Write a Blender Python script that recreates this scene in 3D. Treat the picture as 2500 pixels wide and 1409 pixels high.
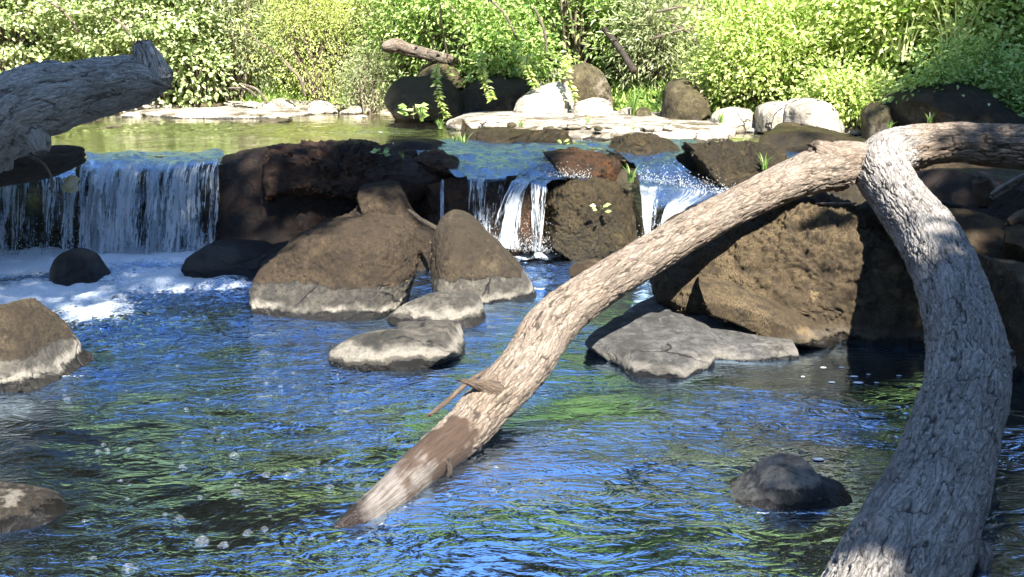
import bpy, math, random
import numpy as np
from mathutils import Vector
S = bpy.context.scene
for o in list(bpy.data.objects): bpy.data.objects.remove(o)

# ------------------------------------------------------------------ camera, sky, sun, exposure
F = 2400.0; CH = 1.4; PITCH = math.atan(574/F)
cam_d = bpy.data.cameras.new("camera"); cam = bpy.data.objects.new("camera", cam_d)
S.collection.objects.link(cam); S.camera = cam
cam_d.sensor_width = 36; cam_d.lens = F/2500*36; cam_d.clip_start = 0.05; cam_d.clip_end = 500
cam.location = (0, 0, CH); cam.rotation_euler = (math.pi/2-PITCH, 0, 0)
S.render.resolution_x = 1024; S.render.resolution_y = 577
SUN = Vector((0.20, -0.68, 0.84)).normalized()          # direction towards the sun
el = math.asin(SUN.z); az = math.atan2(SUN.x, SUN.y)
w = bpy.data.worlds.new("World"); S.world = w; w.use_nodes = True
nt = w.node_tree; bg = nt.nodes['Background']; sky = nt.nodes.new('ShaderNodeTexSky')
sky.sky_type = 'NISHITA'; sky.sun_disc = False; sky.sun_elevation = el; sky.sun_rotation = az
sky.air_density = 1.0; sky.dust_density = 0.1; sky.ozone_density = 4.0
nt.links.new(sky.outputs[0], bg.inputs[0]); bg.inputs[1].default_value = 0.112
sd = bpy.data.lights.new("sun", 'SUN'); sd.energy = 5.0; sd.angle = math.radians(0.55); sd.color = (1, .95, .86)
so = bpy.data.objects.new("sun", sd); S.collection.objects.link(so)
so.rotation_euler = SUN.to_track_quat('Z', 'Y').to_euler()
S.view_settings.view_transform = 'Standard'; S.view_settings.look = 'None'
S.view_settings.exposure = 2.1; S.view_settings.gamma = 1
S.cycles.max_bounces = 8; S.cycles.transparent_max_bounces = 12
S.cycles.diffuse_bounces = 3; S.cycles.glossy_bounces = 3; S.cycles.transmission_bounces = 3
S.cycles.caustics_reflective = False; S.cycles.caustics_refractive = False

rng = np.random.default_rng(7)
Z1 = 0.66                                                # upper pool level
# ------------------------------------------------------------------ geometry helpers
def pdir(px, py):
    u = (px-1250)/F; v = (704.5-py)/F
    return u, math.cos(PITCH)+v*math.sin(PITCH), -math.sin(PITCH)+v*math.cos(PITCH)
def P(px, py, d):
    u, y, z = pdir(px, py); k = d/y
    return np.array((u*k, d, CH+z*k))
def W(px, py, z=0.0):
    u, y, zz = pdir(px, py); k = (z-CH)/zz
    return np.array((u*k, y*k, z))
def sm(a, b, x):
    t = np.clip((x-a)/(b-a), 0, 1); return t*t*(3-2*t)
def _h(ix, iy, iz, s):
    n = (ix.astype(np.int64)*374761393 + iy.astype(np.int64)*668265263 + iz.astype(np.int64)*2147483647 + s*974634777) & 0xffffffff
    n = ((n ^ (n >> 13))*1274126177) & 0xffffffff
    n = ((n ^ (n >> 16))*2246822519) & 0xffffffff
    return ((n ^ (n >> 15)) & 0xffffff)/float(0xffffff)
def vn(p, s=0):                                          # value noise -1..1
    i = np.floor(p); f = p-i; i = i.astype(np.int64); f = f*f*f*(f*(f*6-15)+10)
    r = 0
    for dx in (0, 1):
        for dy in (0, 1):
            for dz in (0, 1):
                wgt = (f[:, 0] if dx else 1-f[:, 0])*(f[:, 1] if dy else 1-f[:, 1])*(f[:, 2] if dz else 1-f[:, 2])
                r = r+wgt*_h(i[:, 0]+dx, i[:, 1]+dy, i[:, 2]+dz, s)
    return r*2-1
def fbm(p, o=4, s=0, g=.5):
    r = 0; a = 1; t = 0
    for k in range(o):
        r = r+a*vn(p*2.03**k+k*17.3, s+k); t += a; a *= g
    return r/t
def worley(p, s=0):
    i = np.floor(p).astype(np.int64); f1 = np.full(len(p), 9.); f2 = f1.copy(); cid = np.zeros(len(p))
    for dx in (-1, 0, 1):
        for dy in (-1, 0, 1):
            for dz in (-1, 0, 1):
                a, b, c = i[:, 0]+dx, i[:, 1]+dy, i[:, 2]+dz
                q = np.stack((a+_h(a, b, c, s), b+_h(a, b, c, s+1), c+_h(a, b, c, s+2)), 1)
                d = np.sqrt(((q-p)**2).sum(1))
                n = d < f1; f2 = np.where(n, f1, np.minimum(f2, d)); cid = np.where(n, _h(a, b, c, s+3), cid); f1 = np.where(n, d, f1)
    return f1, f2, cid

def mesh(name, V, Fc, mat=None, smooth=True, attrs=None, uv=None):
    """V (n,3); Fc (m,k) array of faces, all the same size"""
    me = bpy.data.meshes.new(name); V = np.asarray(V, np.float32); Fc = np.asarray(Fc, np.int32)
    m, k = Fc.shape
    me.vertices.add(len(V)); me.vertices.foreach_set('co', V.ravel())
    me.loops.add(m*k); me.loops.foreach_set('vertex_index', Fc.ravel())
    me.polygons.add(m); me.polygons.foreach_set('loop_start', np.arange(0, m*k, k, dtype=np.int32))
    me.polygons.foreach_set('loop_total', np.full(m, k, np.int32))
    me.polygons.foreach_set('use_smooth', np.full(m, smooth))
    me.update(calc_edges=True)
    for n, a in (attrs or {}).items():
        at = me.attributes.new(n, 'FLOAT', 'POINT'); at.data.foreach_set('value', np.asarray(a, np.float32))
    if uv is not None:
        l = me.uv_layers.new(name='UVMap'); l.data.foreach_set('uv', np.asarray(uv, np.float32)[Fc.ravel()].ravel())
    if mat: me.materials.append(mat)
    me.validate()
    return me
def obj(name, me, parent=None, loc=(0, 0, 0)):
    o = bpy.data.objects.new(name, me); S.collection.objects.link(o); o.location = loc
    if parent: o.parent = parent
    return o
def tag(o, label=None, cat=None, group=None, kind=None):
    if label: o['label'] = label
    if cat: o['category'] = cat
    if group: o['group'] = group
    if kind: o['kind'] = kind
    return o
def empty(name, loc, label, cat, group=None):
    return tag(obj(name, None, None, loc), label, cat, group)
def grid_faces(nu, nv, wrap=False):
    i, j = np.meshgrid(np.arange(nu-1), np.arange(nv if wrap else nv-1), indexing='ij')
    i = i.ravel(); j = j.ravel(); j2 = (j+1) % nv
    return np.stack((i*nv+j, i*nv+j2, (i+1)*nv+j2, (i+1)*nv+j), 1)
def catmull(pts, n):
    pts = np.asarray(pts, float); m = len(pts)
    t = np.linspace(0, m-1, n); k = np.minimum(t.astype(int), m-2); u = (t-k)[:, None]
    ext = np.vstack((2*pts[0]-pts[1], pts, 2*pts[-1]-pts[-2]))
    a, b, c, d = ext[k], ext[k+1], ext[k+2], ext[k+3]
    return .5*((2*b)+(c-a)*u+(2*a-5*b+4*c-d)*u*u+(3*b-a-3*c+d)*u**3)

# ------------------------------------------------------------------ materials
class N:
    def __init__(s, name):
        s.m = bpy.data.materials.new(name); s.m.use_nodes = True; s.t = s.m.node_tree; s.t.nodes.clear()
    def n(s, typ, ins=None, **kw):
        x = s.t.nodes.new('ShaderNode'+typ)
        for k, v in kw.items(): setattr(x, k, v)
        for k, v in (ins or {}).items():
            if isinstance(v, bpy.types.NodeSocket): s.t.links.new(v, x.inputs[k])
            else: x.inputs[k].default_value = v
        return x
    def math(s, op, a, b=0.0, c=None):
        x = s.n('Math', {0: a, 1: b}, operation=op)
        if c is not None:
            if isinstance(c, bpy.types.NodeSocket): s.t.links.new(c, x.inputs[2])
            else: x.inputs[2].default_value = c
        return x.outputs[0]
    def ramp(s, v, a, b, lo=0., hi=1.):
        return s.n('MapRange', {0: v, 1: a, 2: b, 3: lo, 4: hi}, interpolation_type='SMOOTHSTEP').outputs[0]
    def mix(s, f, a, b):
        x = s.n('Mix', {0: f}, data_type='RGBA')
        for k, v in ((6, a), (7, b)):
            if isinstance(v, bpy.types.NodeSocket): s.t.links.new(v, x.inputs[k])
            else: x.inputs[k].default_value = (*v, 1)
        return x.outputs[2]
    def noise(s, vec, scale, detail=4, rough=.55, dist=0.):
        return s.n('TexNoise', {'Vector': vec, 'Scale': scale, 'Detail': detail, 'Roughness': rough, 'Distortion': dist}).outputs[0]
    def mapping(s, vec, scale):
        return s.n('Mapping', {0: vec, 3: scale}).outputs[0]
    def bump(s, h, strength=1., dist=.01, normal=None):
        i = {'Strength': strength, 'Distance': dist, 'Height': h}
        if normal is not None: i['Normal'] = normal
        return s.n('Bump', i).outputs[0]
    def out(s, sh):
        o = s.n('OutputMaterial'); s.t.links.new(sh, o.inputs[0]); return s.m

def rock_mat(name, c1, c2, moss=(.11, .065, .028), moss2=(.2, .14, .07), mossamt=.5, level=0., wet=.03, band=(.03, .09), bandamt=0., rough=.85, wetall=0., bandcol=(.47, .43, .36), mossz=None):
    if level == 0.: sc = .61; c1, c2, moss, moss2, bandcol = [tuple(x*sc for x in q) for q in (c1, c2, moss, moss2, bandcol)]
    m = N(name); g = m.n('NewGeometry'); pos = g.outputs['Position']; nor = g.outputs['Normal']
    z = m.n('SeparateXYZ', {0: pos}).outputs[2]; nz = m.n('SeparateXYZ', {0: nor}).outputs[2]
    zr = m.math('SUBTRACT', z, level)
    big = m.noise(pos, 3.2, 5); mid = m.noise(pos, 14, 6, .65); fine = m.noise(pos, 70, 5, .7); tiny = m.noise(pos, 260, 3, .7)
    base = m.mix(m.ramp(mid, .35, .65), c1, c2)
    sp = m.noise(pos, 38, 6, .75, .4); base = m.mix(m.ramp(sp, .5, .62, 0, .7), base, tuple(x*(.4 if level == 0. else .75) for x in c1)); base = m.mix(m.ramp(fine, .55, .68, 0, .45), base, tuple(min(1, x*1.5) for x in c2))
    wv = m.n('VectorMath', {0: pos, 1: m.n('VectorMath', {0: m.n('TexNoise', {'Vector': pos, 'Scale': 4., 'Detail': 4.}).outputs[1], 3: .35}, operation='SCALE').outputs[0]}, operation='ADD').outputs[0]
    ce = m.n('TexVoronoi', {'Vector': wv, 'Scale': 2.3}, feature='DISTANCE_TO_EDGE').outputs[0]
    crk = m.math('MULTIPLY', m.ramp(ce, .022, .004), m.ramp(m.noise(pos, 2.1, 2), .46, .56))
    stn = m.noise(pos, 1.7, 5, .6, 1.); base = m.mix(m.ramp(stn, .42, .62, 0, .75), base, tuple(x*.38 for x in c1))
    base = m.mix(m.ramp(m.noise(pos, 11, 4, .6, .6), .60, .66, 0, .5), base, tuple(min(1, x*1.7) for x in c2)); base = m.mix(crk, base, (.006, .005, .004))
    # dried moss
    fib = m.noise(m.mapping(pos, (1, 1, .5)), 85, 6, .8, 1.6)
    mc = m.mix(m.ramp(fib, .4, .6), tuple(x*.5 for x in moss), moss2); mc = m.mix(m.ramp(big, .4, .6, 0, .5), mc, moss)
    mc = m.mix(m.ramp(mid, .48, .64, 0, .8), mc, tuple(x*.4 for x in moss))
    mc = m.mix(m.ramp(stn, .44, .6, 0, .55), mc, tuple(x*.7 for x in moss)); mc = m.mix(m.ramp(m.noise(pos, 6.5, 5, .65), .56, .68, 0, .6), mc, tuple(min(1, x*1.35) for x in moss2))
    mm = m.math('ADD', m.math('MULTIPLY', nz, .28), m.math('MULTIPLY', big, 1.0))
    mm = m.math('ADD', mm, m.math('MULTIPLY', mid, .5))
    if mossz: mm = m.math('ADD', mm, m.ramp(zr, mossz[0], mossz[1], -.5, .15))
    mf = m.ramp(mm, 1.08-mossamt*.7, 1.2-mossamt*.7)
    col = m.mix(mf, base, mc)
    # pale mineral band above the water line
    zz = m.math('ADD', zr, m.math('MULTIPLY', m.math('SUBTRACT', big, .5), -.13))
    zz = m.math('ADD', zz, m.math('MULTIPLY', m.math('SUBTRACT', mid, .5), -.07))
    if bandamt > 0:
        b = m.math('MULTIPLY', m.ramp(zz, band[0]-.005, band[0]+.006), m.ramp(zz, band[1]+.02, band[1]-.015))
        b = m.math('MULTIPLY', m.math('MULTIPLY', b, bandamt), m.ramp(m.noise(pos, 4.5, 4, .6), .36, .50, .12, 1.)); b = m.math('MULTIPLY', b, m.ramp(fine, .28, .52, .35, 1.))
        col = m.mix(b, col, bandcol)
    wf = m.ramp(zz, wet+.006, wet-.006)
    if wetall: wf = m.math('MAXIMUM', wf, m.math('MULTIPLY', m.ramp(big, .3, .7, .5, 1.), wetall))
    col = m.mix(m.math('MULTIPLY', wf, .88), col, (.007, .006, .005))
    rg = m.ramp(wf, 0, 1, rough, .22)
    nb = m.bump(m.math('ADD', m.math('MULTIPLY', fib, mf), m.math('MULTIPLY', sp, .5)), 1., .035)
    nb = m.bump(m.math('ADD', m.math('ADD', tiny, m.math('MULTIPLY', mid, 1.4)), m.math('MULTIPLY', crk, -3.)), .7, .008, nb)
    bs = m.n('BsdfPrincipled', {'Base Color': col, 'Roughness': rg, 'Normal': nb, 'Specular IOR Level': .45})
    return m.out(bs.outputs[0])

def bark_mat(name, light, dark, warm, amt=1.):
    m = N(name); g = m.n('NewGeometry'); pos = g.outputs['Position']
    uv = m.n('UVMap').outputs[0]; ck = m.n('Attribute', attribute_name='crack').outputs['Fac']; cid = m.n('Attribute', attribute_name='cell').outputs['Fac']
    st = m.noise(m.mapping(uv, (90, 14, 1)), 1.0, 6, .7, .6); big = m.noise(pos, 5, 4); fine = m.noise(pos, 120, 5, .7)
    col = m.mix(m.ramp(st, .3, .7), tuple(x*.62 for x in light), light)
    col = m.mix(m.ramp(big, .4, .7, 0, .6), col, warm)
    col = m.mix(m.math('MULTIPLY', cid, .3), col, tuple(x*.6 for x in warm))
    col = m.mix(m.ramp(ck, .1, 1., 0, amt), col, dark)
    fl = m.ramp(m.math('ABSOLUTE', m.math('SUBTRACT', m.noise(m.mapping(uv, (34, 4.6, 1)), 1.0, 3, .55, 1.1), .5)), .034, .006)
    fl2 = m.math('MULTIPLY', m.ramp(m.math('ABSOLUTE', m.math('SUBTRACT', m.noise(m.mapping(uv, (80, 13, 1)), 1.0, 3, .6, .8), .5)), .04, .01), .6); fl = m.math('MAXIMUM', fl, fl2)
    col = m.mix(m.math('MULTIPLY', fl, .6*amt), col, tuple(x*1.3 for x in dark))
    bare = m.n('Attribute', attribute_name='bare').outputs['Fac']
    pale = m.n('Attribute', attribute_name='pale').outputs['Fac']; wn = m.math('ADD', m.math('MULTIPLY', m.noise(m.mapping(uv, (26, 5, 1)), 1., 6, .7), .7), m.math('MULTIPLY', pale, .35))
    wood = m.mix(m.ramp(wn, .36, .66), (.055, .034, .022), (.18, .16, .145)); wood = m.mix(m.ramp(m.noise(m.mapping(uv, (120, 9, 1)), 1., 5, .7), .45, .6, 0, .6), wood, (.03, .018, .012))
    col = m.mix(bare, col, wood)
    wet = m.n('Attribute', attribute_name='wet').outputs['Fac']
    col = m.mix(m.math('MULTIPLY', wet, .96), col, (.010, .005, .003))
    h = m.math('ADD', m.math('ADD', m.math('MULTIPLY', st, .7), m.math('MULTIPLY', fine, .5)), m.math('MULTIPLY', m.math('MULTIPLY', fl, m.math('SUBTRACT', 1., bare)), -.7))
    bs = m.n('BsdfPrincipled', {'Base Color': col, 'Roughness': m.ramp(wet, 0, 1, .85, .2), 'Normal': m.bump(h, .8, .012), 'Specular IOR Level': .35})
    return m.out(bs.outputs[0])

def leaf_mat(name, c1, c2, trans=.35, rough=.45, tcol=None, spec=.5):
    m = N(name); t = m.n('Attribute', attribute_name='tint').outputs['Fac']
    col = m.mix(t, c1, c2); tc = m.mix(t, tcol or tuple(min(1, x*1.3) for x in c1), tuple(min(1, x*1.35) for x in c2))
    bs = m.n('BsdfPrincipled', {'Base Color': col, 'Roughness': rough, 'Specular IOR Level': spec})
    tr = m.n('BsdfTranslucent', {0: tc}); mx = m.n('MixShader', {0: trans, 1: bs.outputs[0], 2: tr.outputs[0]})
    return m.out(mx.outputs[0])
def plain_mat(name, c1, c2, scale=20, rough=.8, bump=.01, spec=.4):
    m = N(name); pos = m.n('NewGeometry').outputs['Position']; n = m.noise(pos, scale, 6, .65)
    bs = m.n('BsdfPrincipled', {'Base Color': m.mix(m.ramp(n, .35, .65), c1, c2), 'Roughness': rough, 'Normal': m.bump(n, .7, bump), 'Specular IOR Level': spec})
    return m.out(bs.outputs[0])

def water_mat(name, tint, ior=1.6, fine=1., gt=(.54, .74, 1.), foamcol=(.70, .77, .84)):
    m = N(name); pos = m.n('NewGeometry').outputs['Position']
    foam = m.n('Attribute', attribute_name='foam').outputs['Fac']; chop = m.n('Attribute', attribute_name='chop').outputs['Fac']
    n1 = m.noise(m.mapping(pos, (1, 1.9, 1)), 6.2, 2.6, .5, 2.4); n2 = m.noise(m.mapping(pos, (1, 1.8, 1)), 27, 2, .5, 1.4)
    h = m.math('ADD', n1, m.math('MULTIPLY', n2, .16))
    pt = m.ramp(m.noise(m.mapping(pos, (1, 1.5, 1)), 1.6, 3, .55, .8), .36, .6, .3, 1.)
    nb = m.bump(h, m.math('MULTIPLY', m.math('MULTIPLY', chop, fine), pt), .036)
    fr = m.n('Fresnel', {'IOR': ior, 'Normal': nb}).outputs[0]
    gl = m.n('BsdfGlossy', {'Color': (*gt, 1), 'Roughness': .02, 'Normal': nb})
    tr = m.n('BsdfTransparent', {0: (*tint, 1)})
    mx = m.n('MixShader', {0: fr, 1: tr.outputs[0], 2: gl.outputs[0]})
    # foam made of tiny bubbles
    fn = m.noise(pos, 26, 6, .68, .7); fn2 = m.n('TexVoronoi', {'Vector': pos, 'Scale': 95.}, feature='F1').outputs[0]
    ff = m.math('ADD', m.math('MULTIPLY', foam, 1.25), m.math('MULTIPLY', m.math('SUBTRACT', fn, .5), 1.7))
    ff = m.math('SUBTRACT', ff, m.math('MULTIPLY', fn2, .25))
    ff = m.math('MULTIPLY', m.ramp(ff, .28, .85), m.ramp(foam, .0, .12))
    fb = m.bump(m.math('ADD', fn, m.math('MULTIPLY', fn2, -.5)), .9, .02)
    fo = m.n('BsdfPrincipled', {'Base Color': (*foamcol, 1), 'Roughness': .45, 'Normal': fb})
    mx2 = m.n('MixShader', {0: ff, 1: mx.outputs[0], 2: fo.outputs[0]})
    return m.out(mx2.outputs[0])

def fall_mat(name, lo=.40, hi=.66, whit=.85):
    m = N(name); uv = m.n('UVMap').outputs[0]; drop = m.n('Attribute', attribute_name='drop').outputs['Fac']; edge = m.n('Attribute', attribute_name='edge').outputs['Fac']
    s1 = m.noise(m.mapping(uv, (48, 3.4, 1)), 1., 5, .66, .8); s2 = m.noise(m.mapping(uv, (150, 11, 1)), 1., 4, .6, .8)
    s3 = m.noise(m.mapping(uv, (60, 26, 1)), 1., 3, .6)
    s = m.math('ADD', m.math('MULTIPLY', s1, .55), m.math('ADD', m.math('MULTIPLY', s2, .33), m.math('MULTIPLY', s3, .12)))
    s = m.math('ADD', s, m.math('MULTIPLY', m.math('SUBTRACT', drop, .5), .1)); s = m.math('ADD', s, m.math('MULTIPLY', m.math('SUBTRACT', m.noise(m.mapping(uv, (11, 1.1, 1)), 1., 4), .5), .7))
    ff = m.math('MULTIPLY', m.ramp(s, lo, hi), m.math('MULTIPLY', m.ramp(drop, .2, .6), whit))
    pos = m.n('NewGeometry').outputs['Position']; rp = m.math('MULTIPLY', m.math('ADD', m.noise(m.mapping(pos, (1, 2, 1)), 26, 4, .6, 1.5), m.math('ABSOLUTE', m.math('SUBTRACT', m.noise(pos, 14, 3, .5, 2.), .5))), m.math('SUBTRACT', 1., drop))
    nb = m.bump(m.math('ADD', m.math('ADD', s, m.math('MULTIPLY', s3, .3)), rp), .9, .035)
    fr = m.n('Fresnel', {'IOR': 1.5, 'Normal': nb}).outputs[0]
    gl = m.n('BsdfGlossy', {'Color': (.7, .85, 1, 1), 'Roughness': .06, 'Normal': nb}); tr = m.n('BsdfTransparent', {0: (.5, .55, .55, 1)})
    mx = m.n('MixShader', {0: fr, 1: tr.outputs[0], 2: gl.outputs[0]})
    fo = m.n('BsdfPrincipled', {'Base Color': (.76, .82, .88, 1), 'Roughness': .2, 'Normal': nb})
    tl = m.n('BsdfTranslucent', {0: (.7, .8, .9, 1)}); fo2 = m.n('MixShader', {0: .3, 1: fo.outputs[0], 2: tl.outputs[0]})
    mx2 = m.n('MixShader', {0: ff, 1: mx.outputs[0], 2: fo2.outputs[0]})
    clear = m.n('BsdfTransparent'); gap = m.math('MULTIPLY', m.ramp(m.math('ADD', s2, m.math('MULTIPLY', s1, .8)), .7, .9), edge)
    gap = m.math('MAXIMUM', gap, m.ramp(edge, .9, 1., 0., 0.))
    hole = m.math('MAXIMUM', m.ramp(s, .485, .53), m.ramp(drop, .8, .5))
    k = m.ramp(m.math('ADD', m.math('MULTIPLY', edge, 1.3), m.math('MULTIPLY', m.math('SUBTRACT', s, .5), 2.2)), .25, .45)
    mx3 = m.n('MixShader', {0: m.math('MULTIPLY', k, hole), 1: clear.outputs[0], 2: mx2.outputs[0]})
    return m.out(mx3.outputs[0])

# ------------------------------------------------------------------ terrain
SHX = [-60, -9, -5, -2, -.6, .3, 1.4, 2.4, 3.3, 4.4, 6, 12, 60]
SHY = [14, 13.4, 13.0, 12.9, 12.0, 11.4, 10.7, 9.7, 9.0, 8.6, 8.2, 8, 8]
def shore(x): return np.interp(x, SHX, SHY)
def ground_z(x, y):
    p = np.stack((x, y, 0*x), 1)
    lower = -.27+.07*fbm(p*1.3, 4, 3)+.02*fbm(p*7, 3, 5)
    side_r = sm(2.75, 3.6, x-(6.5-y)*.06)*.55+np.clip(x-3.2, 0, 4)*.32
    side_l = sm(-4.2, -5.4, x)*.7+np.clip(-5-x, 0, 5)*.25
    back = sm(-2.6, -4.5, y)*.8
    lower = lower+side_r+side_l+back+.04*fbm(p*5, 3, 9)
    upper = Z1-.10+.035*fbm(p*1.7, 4, 11)+.012*fbm(p*9, 3, 5)
    d = y-shore(x)+.25*fbm(p*1.1, 3, 21)
    bank = Z1+.02+np.clip(d, -1, 0)*.12+.10*np.clip(d, 0, .6)+.52*np.clip(d-.5, 0, 6)+.06*np.clip(d-6.5, 0, 60)+.10*fbm(p*.9, 4, 31)*sm(0, 1.5, d)
    upper = np.where(d > -1., np.maximum(upper, bank), upper)
    t = sm(7.02, 7.14, y+.04*fbm(p*3, 2, 8))
    return lower*(1-t)+np.maximum(upper, np.where(np.abs(x) > 3.4, lower, -9))*t
def ax(*segs):
    a = [np.arange(s, e, st) for s, e, st in segs]; return np.concatenate(a+[[segs[-1][1]]])
gx = ax((-90, -20, 10), (-20, -7, 1), (-7, 7, .05), (7, 20, 1), (20, 90, 10))
gy = ax((-60, -8, 8), (-8, 1.5, .4), (1.5, 6.9, .05), (6.9, 7.3, .02), (7.3, 15, .06), (15, 24, .5), (24, 120, 12))
X, Y = np.meshgrid(gx, gy, indexing='ij'); X = X.ravel(); Y = Y.ravel()
Zg = ground_z(X, Y)
m = N('ground'); pos = m.n('NewGeometry').outputs['Position']; z = m.n('SeparateXYZ', {0: pos}).outputs[2]; yy = m.n('SeparateXYZ', {0: pos}).outputs[1]
n1 = m.noise(pos, 3, 5); n2 = m.noise(pos, 24, 5, .7); peb = m.n('TexVoronoi', {'Vector': pos, 'Scale': 26.}, feature='F1'); pc = m.n('SeparateColor', {0: peb.outputs[1]}).outputs[0]
bed = m.mix(m.ramp(n1, .35, .65), (.026, .016, .007), (.015, .021, .006)); bed = m.mix(m.ramp(n2, .45, .75, 0, .6), bed, (.05, .036, .015))
bed2 = m.mix(m.ramp(n1, .35, .65), (.26, .20, .06), (.20, .19, .04)); bed2 = m.mix(m.ramp(n2, .45, .75, 0, .7), bed2, (.33, .27, .12))
bed = m.mix(m.ramp(yy, 7.5, 8.4), bed, bed2)
gravel = m.mix(m.ramp(pc, .1, .9), (.36, .3, .22), (.62, .56, .46)); gravel = m.mix(m.ramp(n2, .4, .8, 0, .6), gravel, (.22, .17, .11))
soil = m.mix(m.ramp(n2, .3, .7), (.022, .016, .008), (.03, .035, .01))
zs = m.math('ADD', z, m.math('MULTIPLY', m.math('SUBTRACT', n1, .5), .12))
c = m.mix(m.ramp(zs, Z1-.015, Z1+.02), bed, gravel); c = m.mix(m.ramp(zs, Z1+.12, Z1+.26), c, soil)
c = m.mix(m.math('MULTIPLY', m.ramp(yy, 7.1, 6.9), m.ramp(z, -.05, .02)), c, soil)
bs = m.n('BsdfPrincipled', {'Base Color': c, 'Roughness': .85, 'Normal': m.bump(m.math('ADD', n2, peb.outputs[0]), .8, .02)})
tag(obj('ground', mesh('ground', np.stack((X, Y, Zg), 1), grid_faces(len(gx), len(gy)), m.out(bs.outputs[0]))), kind='structure')

# ------------------------------------------------------------------ lower pool water
LW = water_mat('stream_water', (.30, .25, .14), 1.42, 1.)
wx = ax((-40, -6, 2), (-6, -3.6, .1), (-3.6, 3.8, .018), (3.8, 6, .1), (6, 40, 2))
wy = ax((-50, -2, 2), (-2, 1.9, .1), (1.9, 7.2, .018))
X, Y = np.meshgrid(wx, wy, indexing='ij'); X = X.ravel(); Y = Y.ravel(); p = np.stack((X, Y, 0*X), 1)
def blob(px, py, rx, ry, z=0., pw=1.):                    # soft ellipse on the water, centre and radii from photo positions
    c = W(px, py, z); a = W(px+rx, py, z); b = W(px, py+ry, z)
    return np.exp(-(((X-c[0])/abs(a[0]-c[0]))**2+((Y-c[1])/abs(b[1]-c[1]))**2)**pw)
def ridge_line(pts, wd):
    """distance based mask along a polyline of photo positions"""
    q = [W(*a) for a in pts]; best = np.full(len(X), 9.)
    for a, b in zip(q[:-1], q[1:]):
        ab = b-a; t = np.clip(((X-a[0])*ab[0]+(Y-a[1])*ab[1])/(ab[0]**2+ab[1]**2), 0, 1)
        best = np.minimum(best, np.hypot(X-a[0]-ab[0]*t, Y-a[1]-ab[1]*t))
    return np.exp(-(best/wd)**2)
foam = np.maximum.reduce([
    blob(40, 645, 330, 42, pw=2), blob(330, 625, 330, 30, pw=2), blob(560, 612, 160, 12, pw=2), blob(110, 725, 240, 55, pw=1.5)*.95, blob(420, 680, 210, 38)*.95, blob(60, 790, 110, 26)*.6, blob(560, 700, 120, 22)*.55, blob(230, 765, 110, 36)*.85,
    blob(1270, 612, 90, 20, pw=2), blob(1230, 595, 60, 14, pw=2), blob(1340, 625, 60, 10)*.8, blob(1500, 612, 60, 7)*.75, blob(1620, 600, 90, 16), blob(680, 607, 45, 7),
    ridge_line([(0, 948), (110, 922), (200, 915)], .02)*.45, 
    ridge_line([(1770, 1228), (1850, 1250), (2050, 1252), (2075, 1225)], .008)*.5, ridge_line([(800, 1330), (880, 1318), (960, 1265), (1010, 1225)], .007)*.5,
    ridge_line([(1060, 690), (1120, 712), (1330, 712)], .012)*.7, ridge_line([(640, 740), (700, 768), (900, 768), (1000, 730)], .010)*.5, blob(450, 700, 260, 40)*.32, blob(1010, 640, 60, 14)*.6])
turb = np.clip(blob(150, 700, 600, 170, pw=1.5)+blob(1250, 650, 250, 60)+foam*.8, 0, 1)      # rough water below the falls
chopz = np.clip(.25+.75*blob(620, 880, 700, 260, pw=1.5)+.6*blob(2000, 1010, 350, 90)+turb, 0, 1.3)
calm = np.clip(blob(1450, 1320, 480, 160, pw=1.5)*1.1+blob(100, 1150, 420, 230, pw=1.5)+blob(2050, 900, 400, 60), 0, 1)
chopz *= 1-.85*calm
wr = np.stack((X+.35*fbm(p*1.1, 3, 41), Y+.35*fbm(p*1.1+9, 3, 42), 0*X), 1)
h = .007*fbm(wr*np.array((2.2, 3.2, 1)), 2, 50)+.0052*vn(wr*np.array((5.5, 9, 1)), 51)*(.2+chopz)+.0018*vn(wr*np.array((14, 22, 1)), 52)*chopz
rd = 1-np.abs(vn(wr*np.array((9, 5, 1))+3, 53)); h += .003*rd**3*chopz
h += .028*fbm(p*5, 4, 54)*turb+.012*fbm(p*16, 3, 55)*turb+.02*foam*turb
for (px, py, amp, lam, rad) in ((800, 1335, .0022, .045, .55), (1900, 1250, .0012, .05, .4), (1450, 1240, .0008, .07, .7), (330, 760, .002, .06, .6), (575, 1205, .0012, .04, .25)):
    c0 = W(px, py); r = np.hypot(X-c0[0], Y-c0[1]); h += amp*np.sin(r/lam*6.283+1.5*fbm(p*3, 2, 60))*np.exp(-(r/rad)**2)
chop = np.clip(.10+.8*chopz, 0, 1.4)
far = (X < -6) | (X > 6) | (Y < -2); h[far] = 0
tag(obj('stream_water', mesh('stream_water', np.stack((X, Y, h), 1), grid_faces(len(wx), len(wy)), LW, attrs={'foam': foam, 'chop': chop})), kind='structure')

# upper pool
UW = water_mat('pool_water', (.86, .82, .52), 1.3, .5, (1, .98, .9))
ux = ax((-30, -6, 2), (-6, 6.5, .035), (6.5, 30, 2)); uy = ax((7.08, 9.5, .022), (9.5, 13.6, .045))
X, Y = np.meshgrid(ux, uy, indexing='ij'); X = X.ravel(); Y = Y.ravel(); p = np.stack((X, Y, 0*X), 1)
rif = np.clip(sm(-.9, .2, X-(8.4-Y)*.2)*sm(9.8, 8.3, Y)+blob(560, 312, 420, 14, Z1)*.9+blob(850, 322, 220, 8, Z1)*.8+sm(7.6, 7.3, Y)*.7, 0, 1)
wr = np.stack((X+.3*fbm(p*1.2, 3, 71), Y+.2*fbm(p*1.2, 3, 72), 0*X), 1)
h = .004*fbm(wr*np.array((3, 6, 1)), 3, 73)+rif*(.014*vn(wr*np.array((5, 11, 1)), 74)+.007*vn(wr*np.array((13, 22, 1)), 75))
lip = sm(7.22, 7.08, Y); Zu = Z1+h-.035*lip
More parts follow.
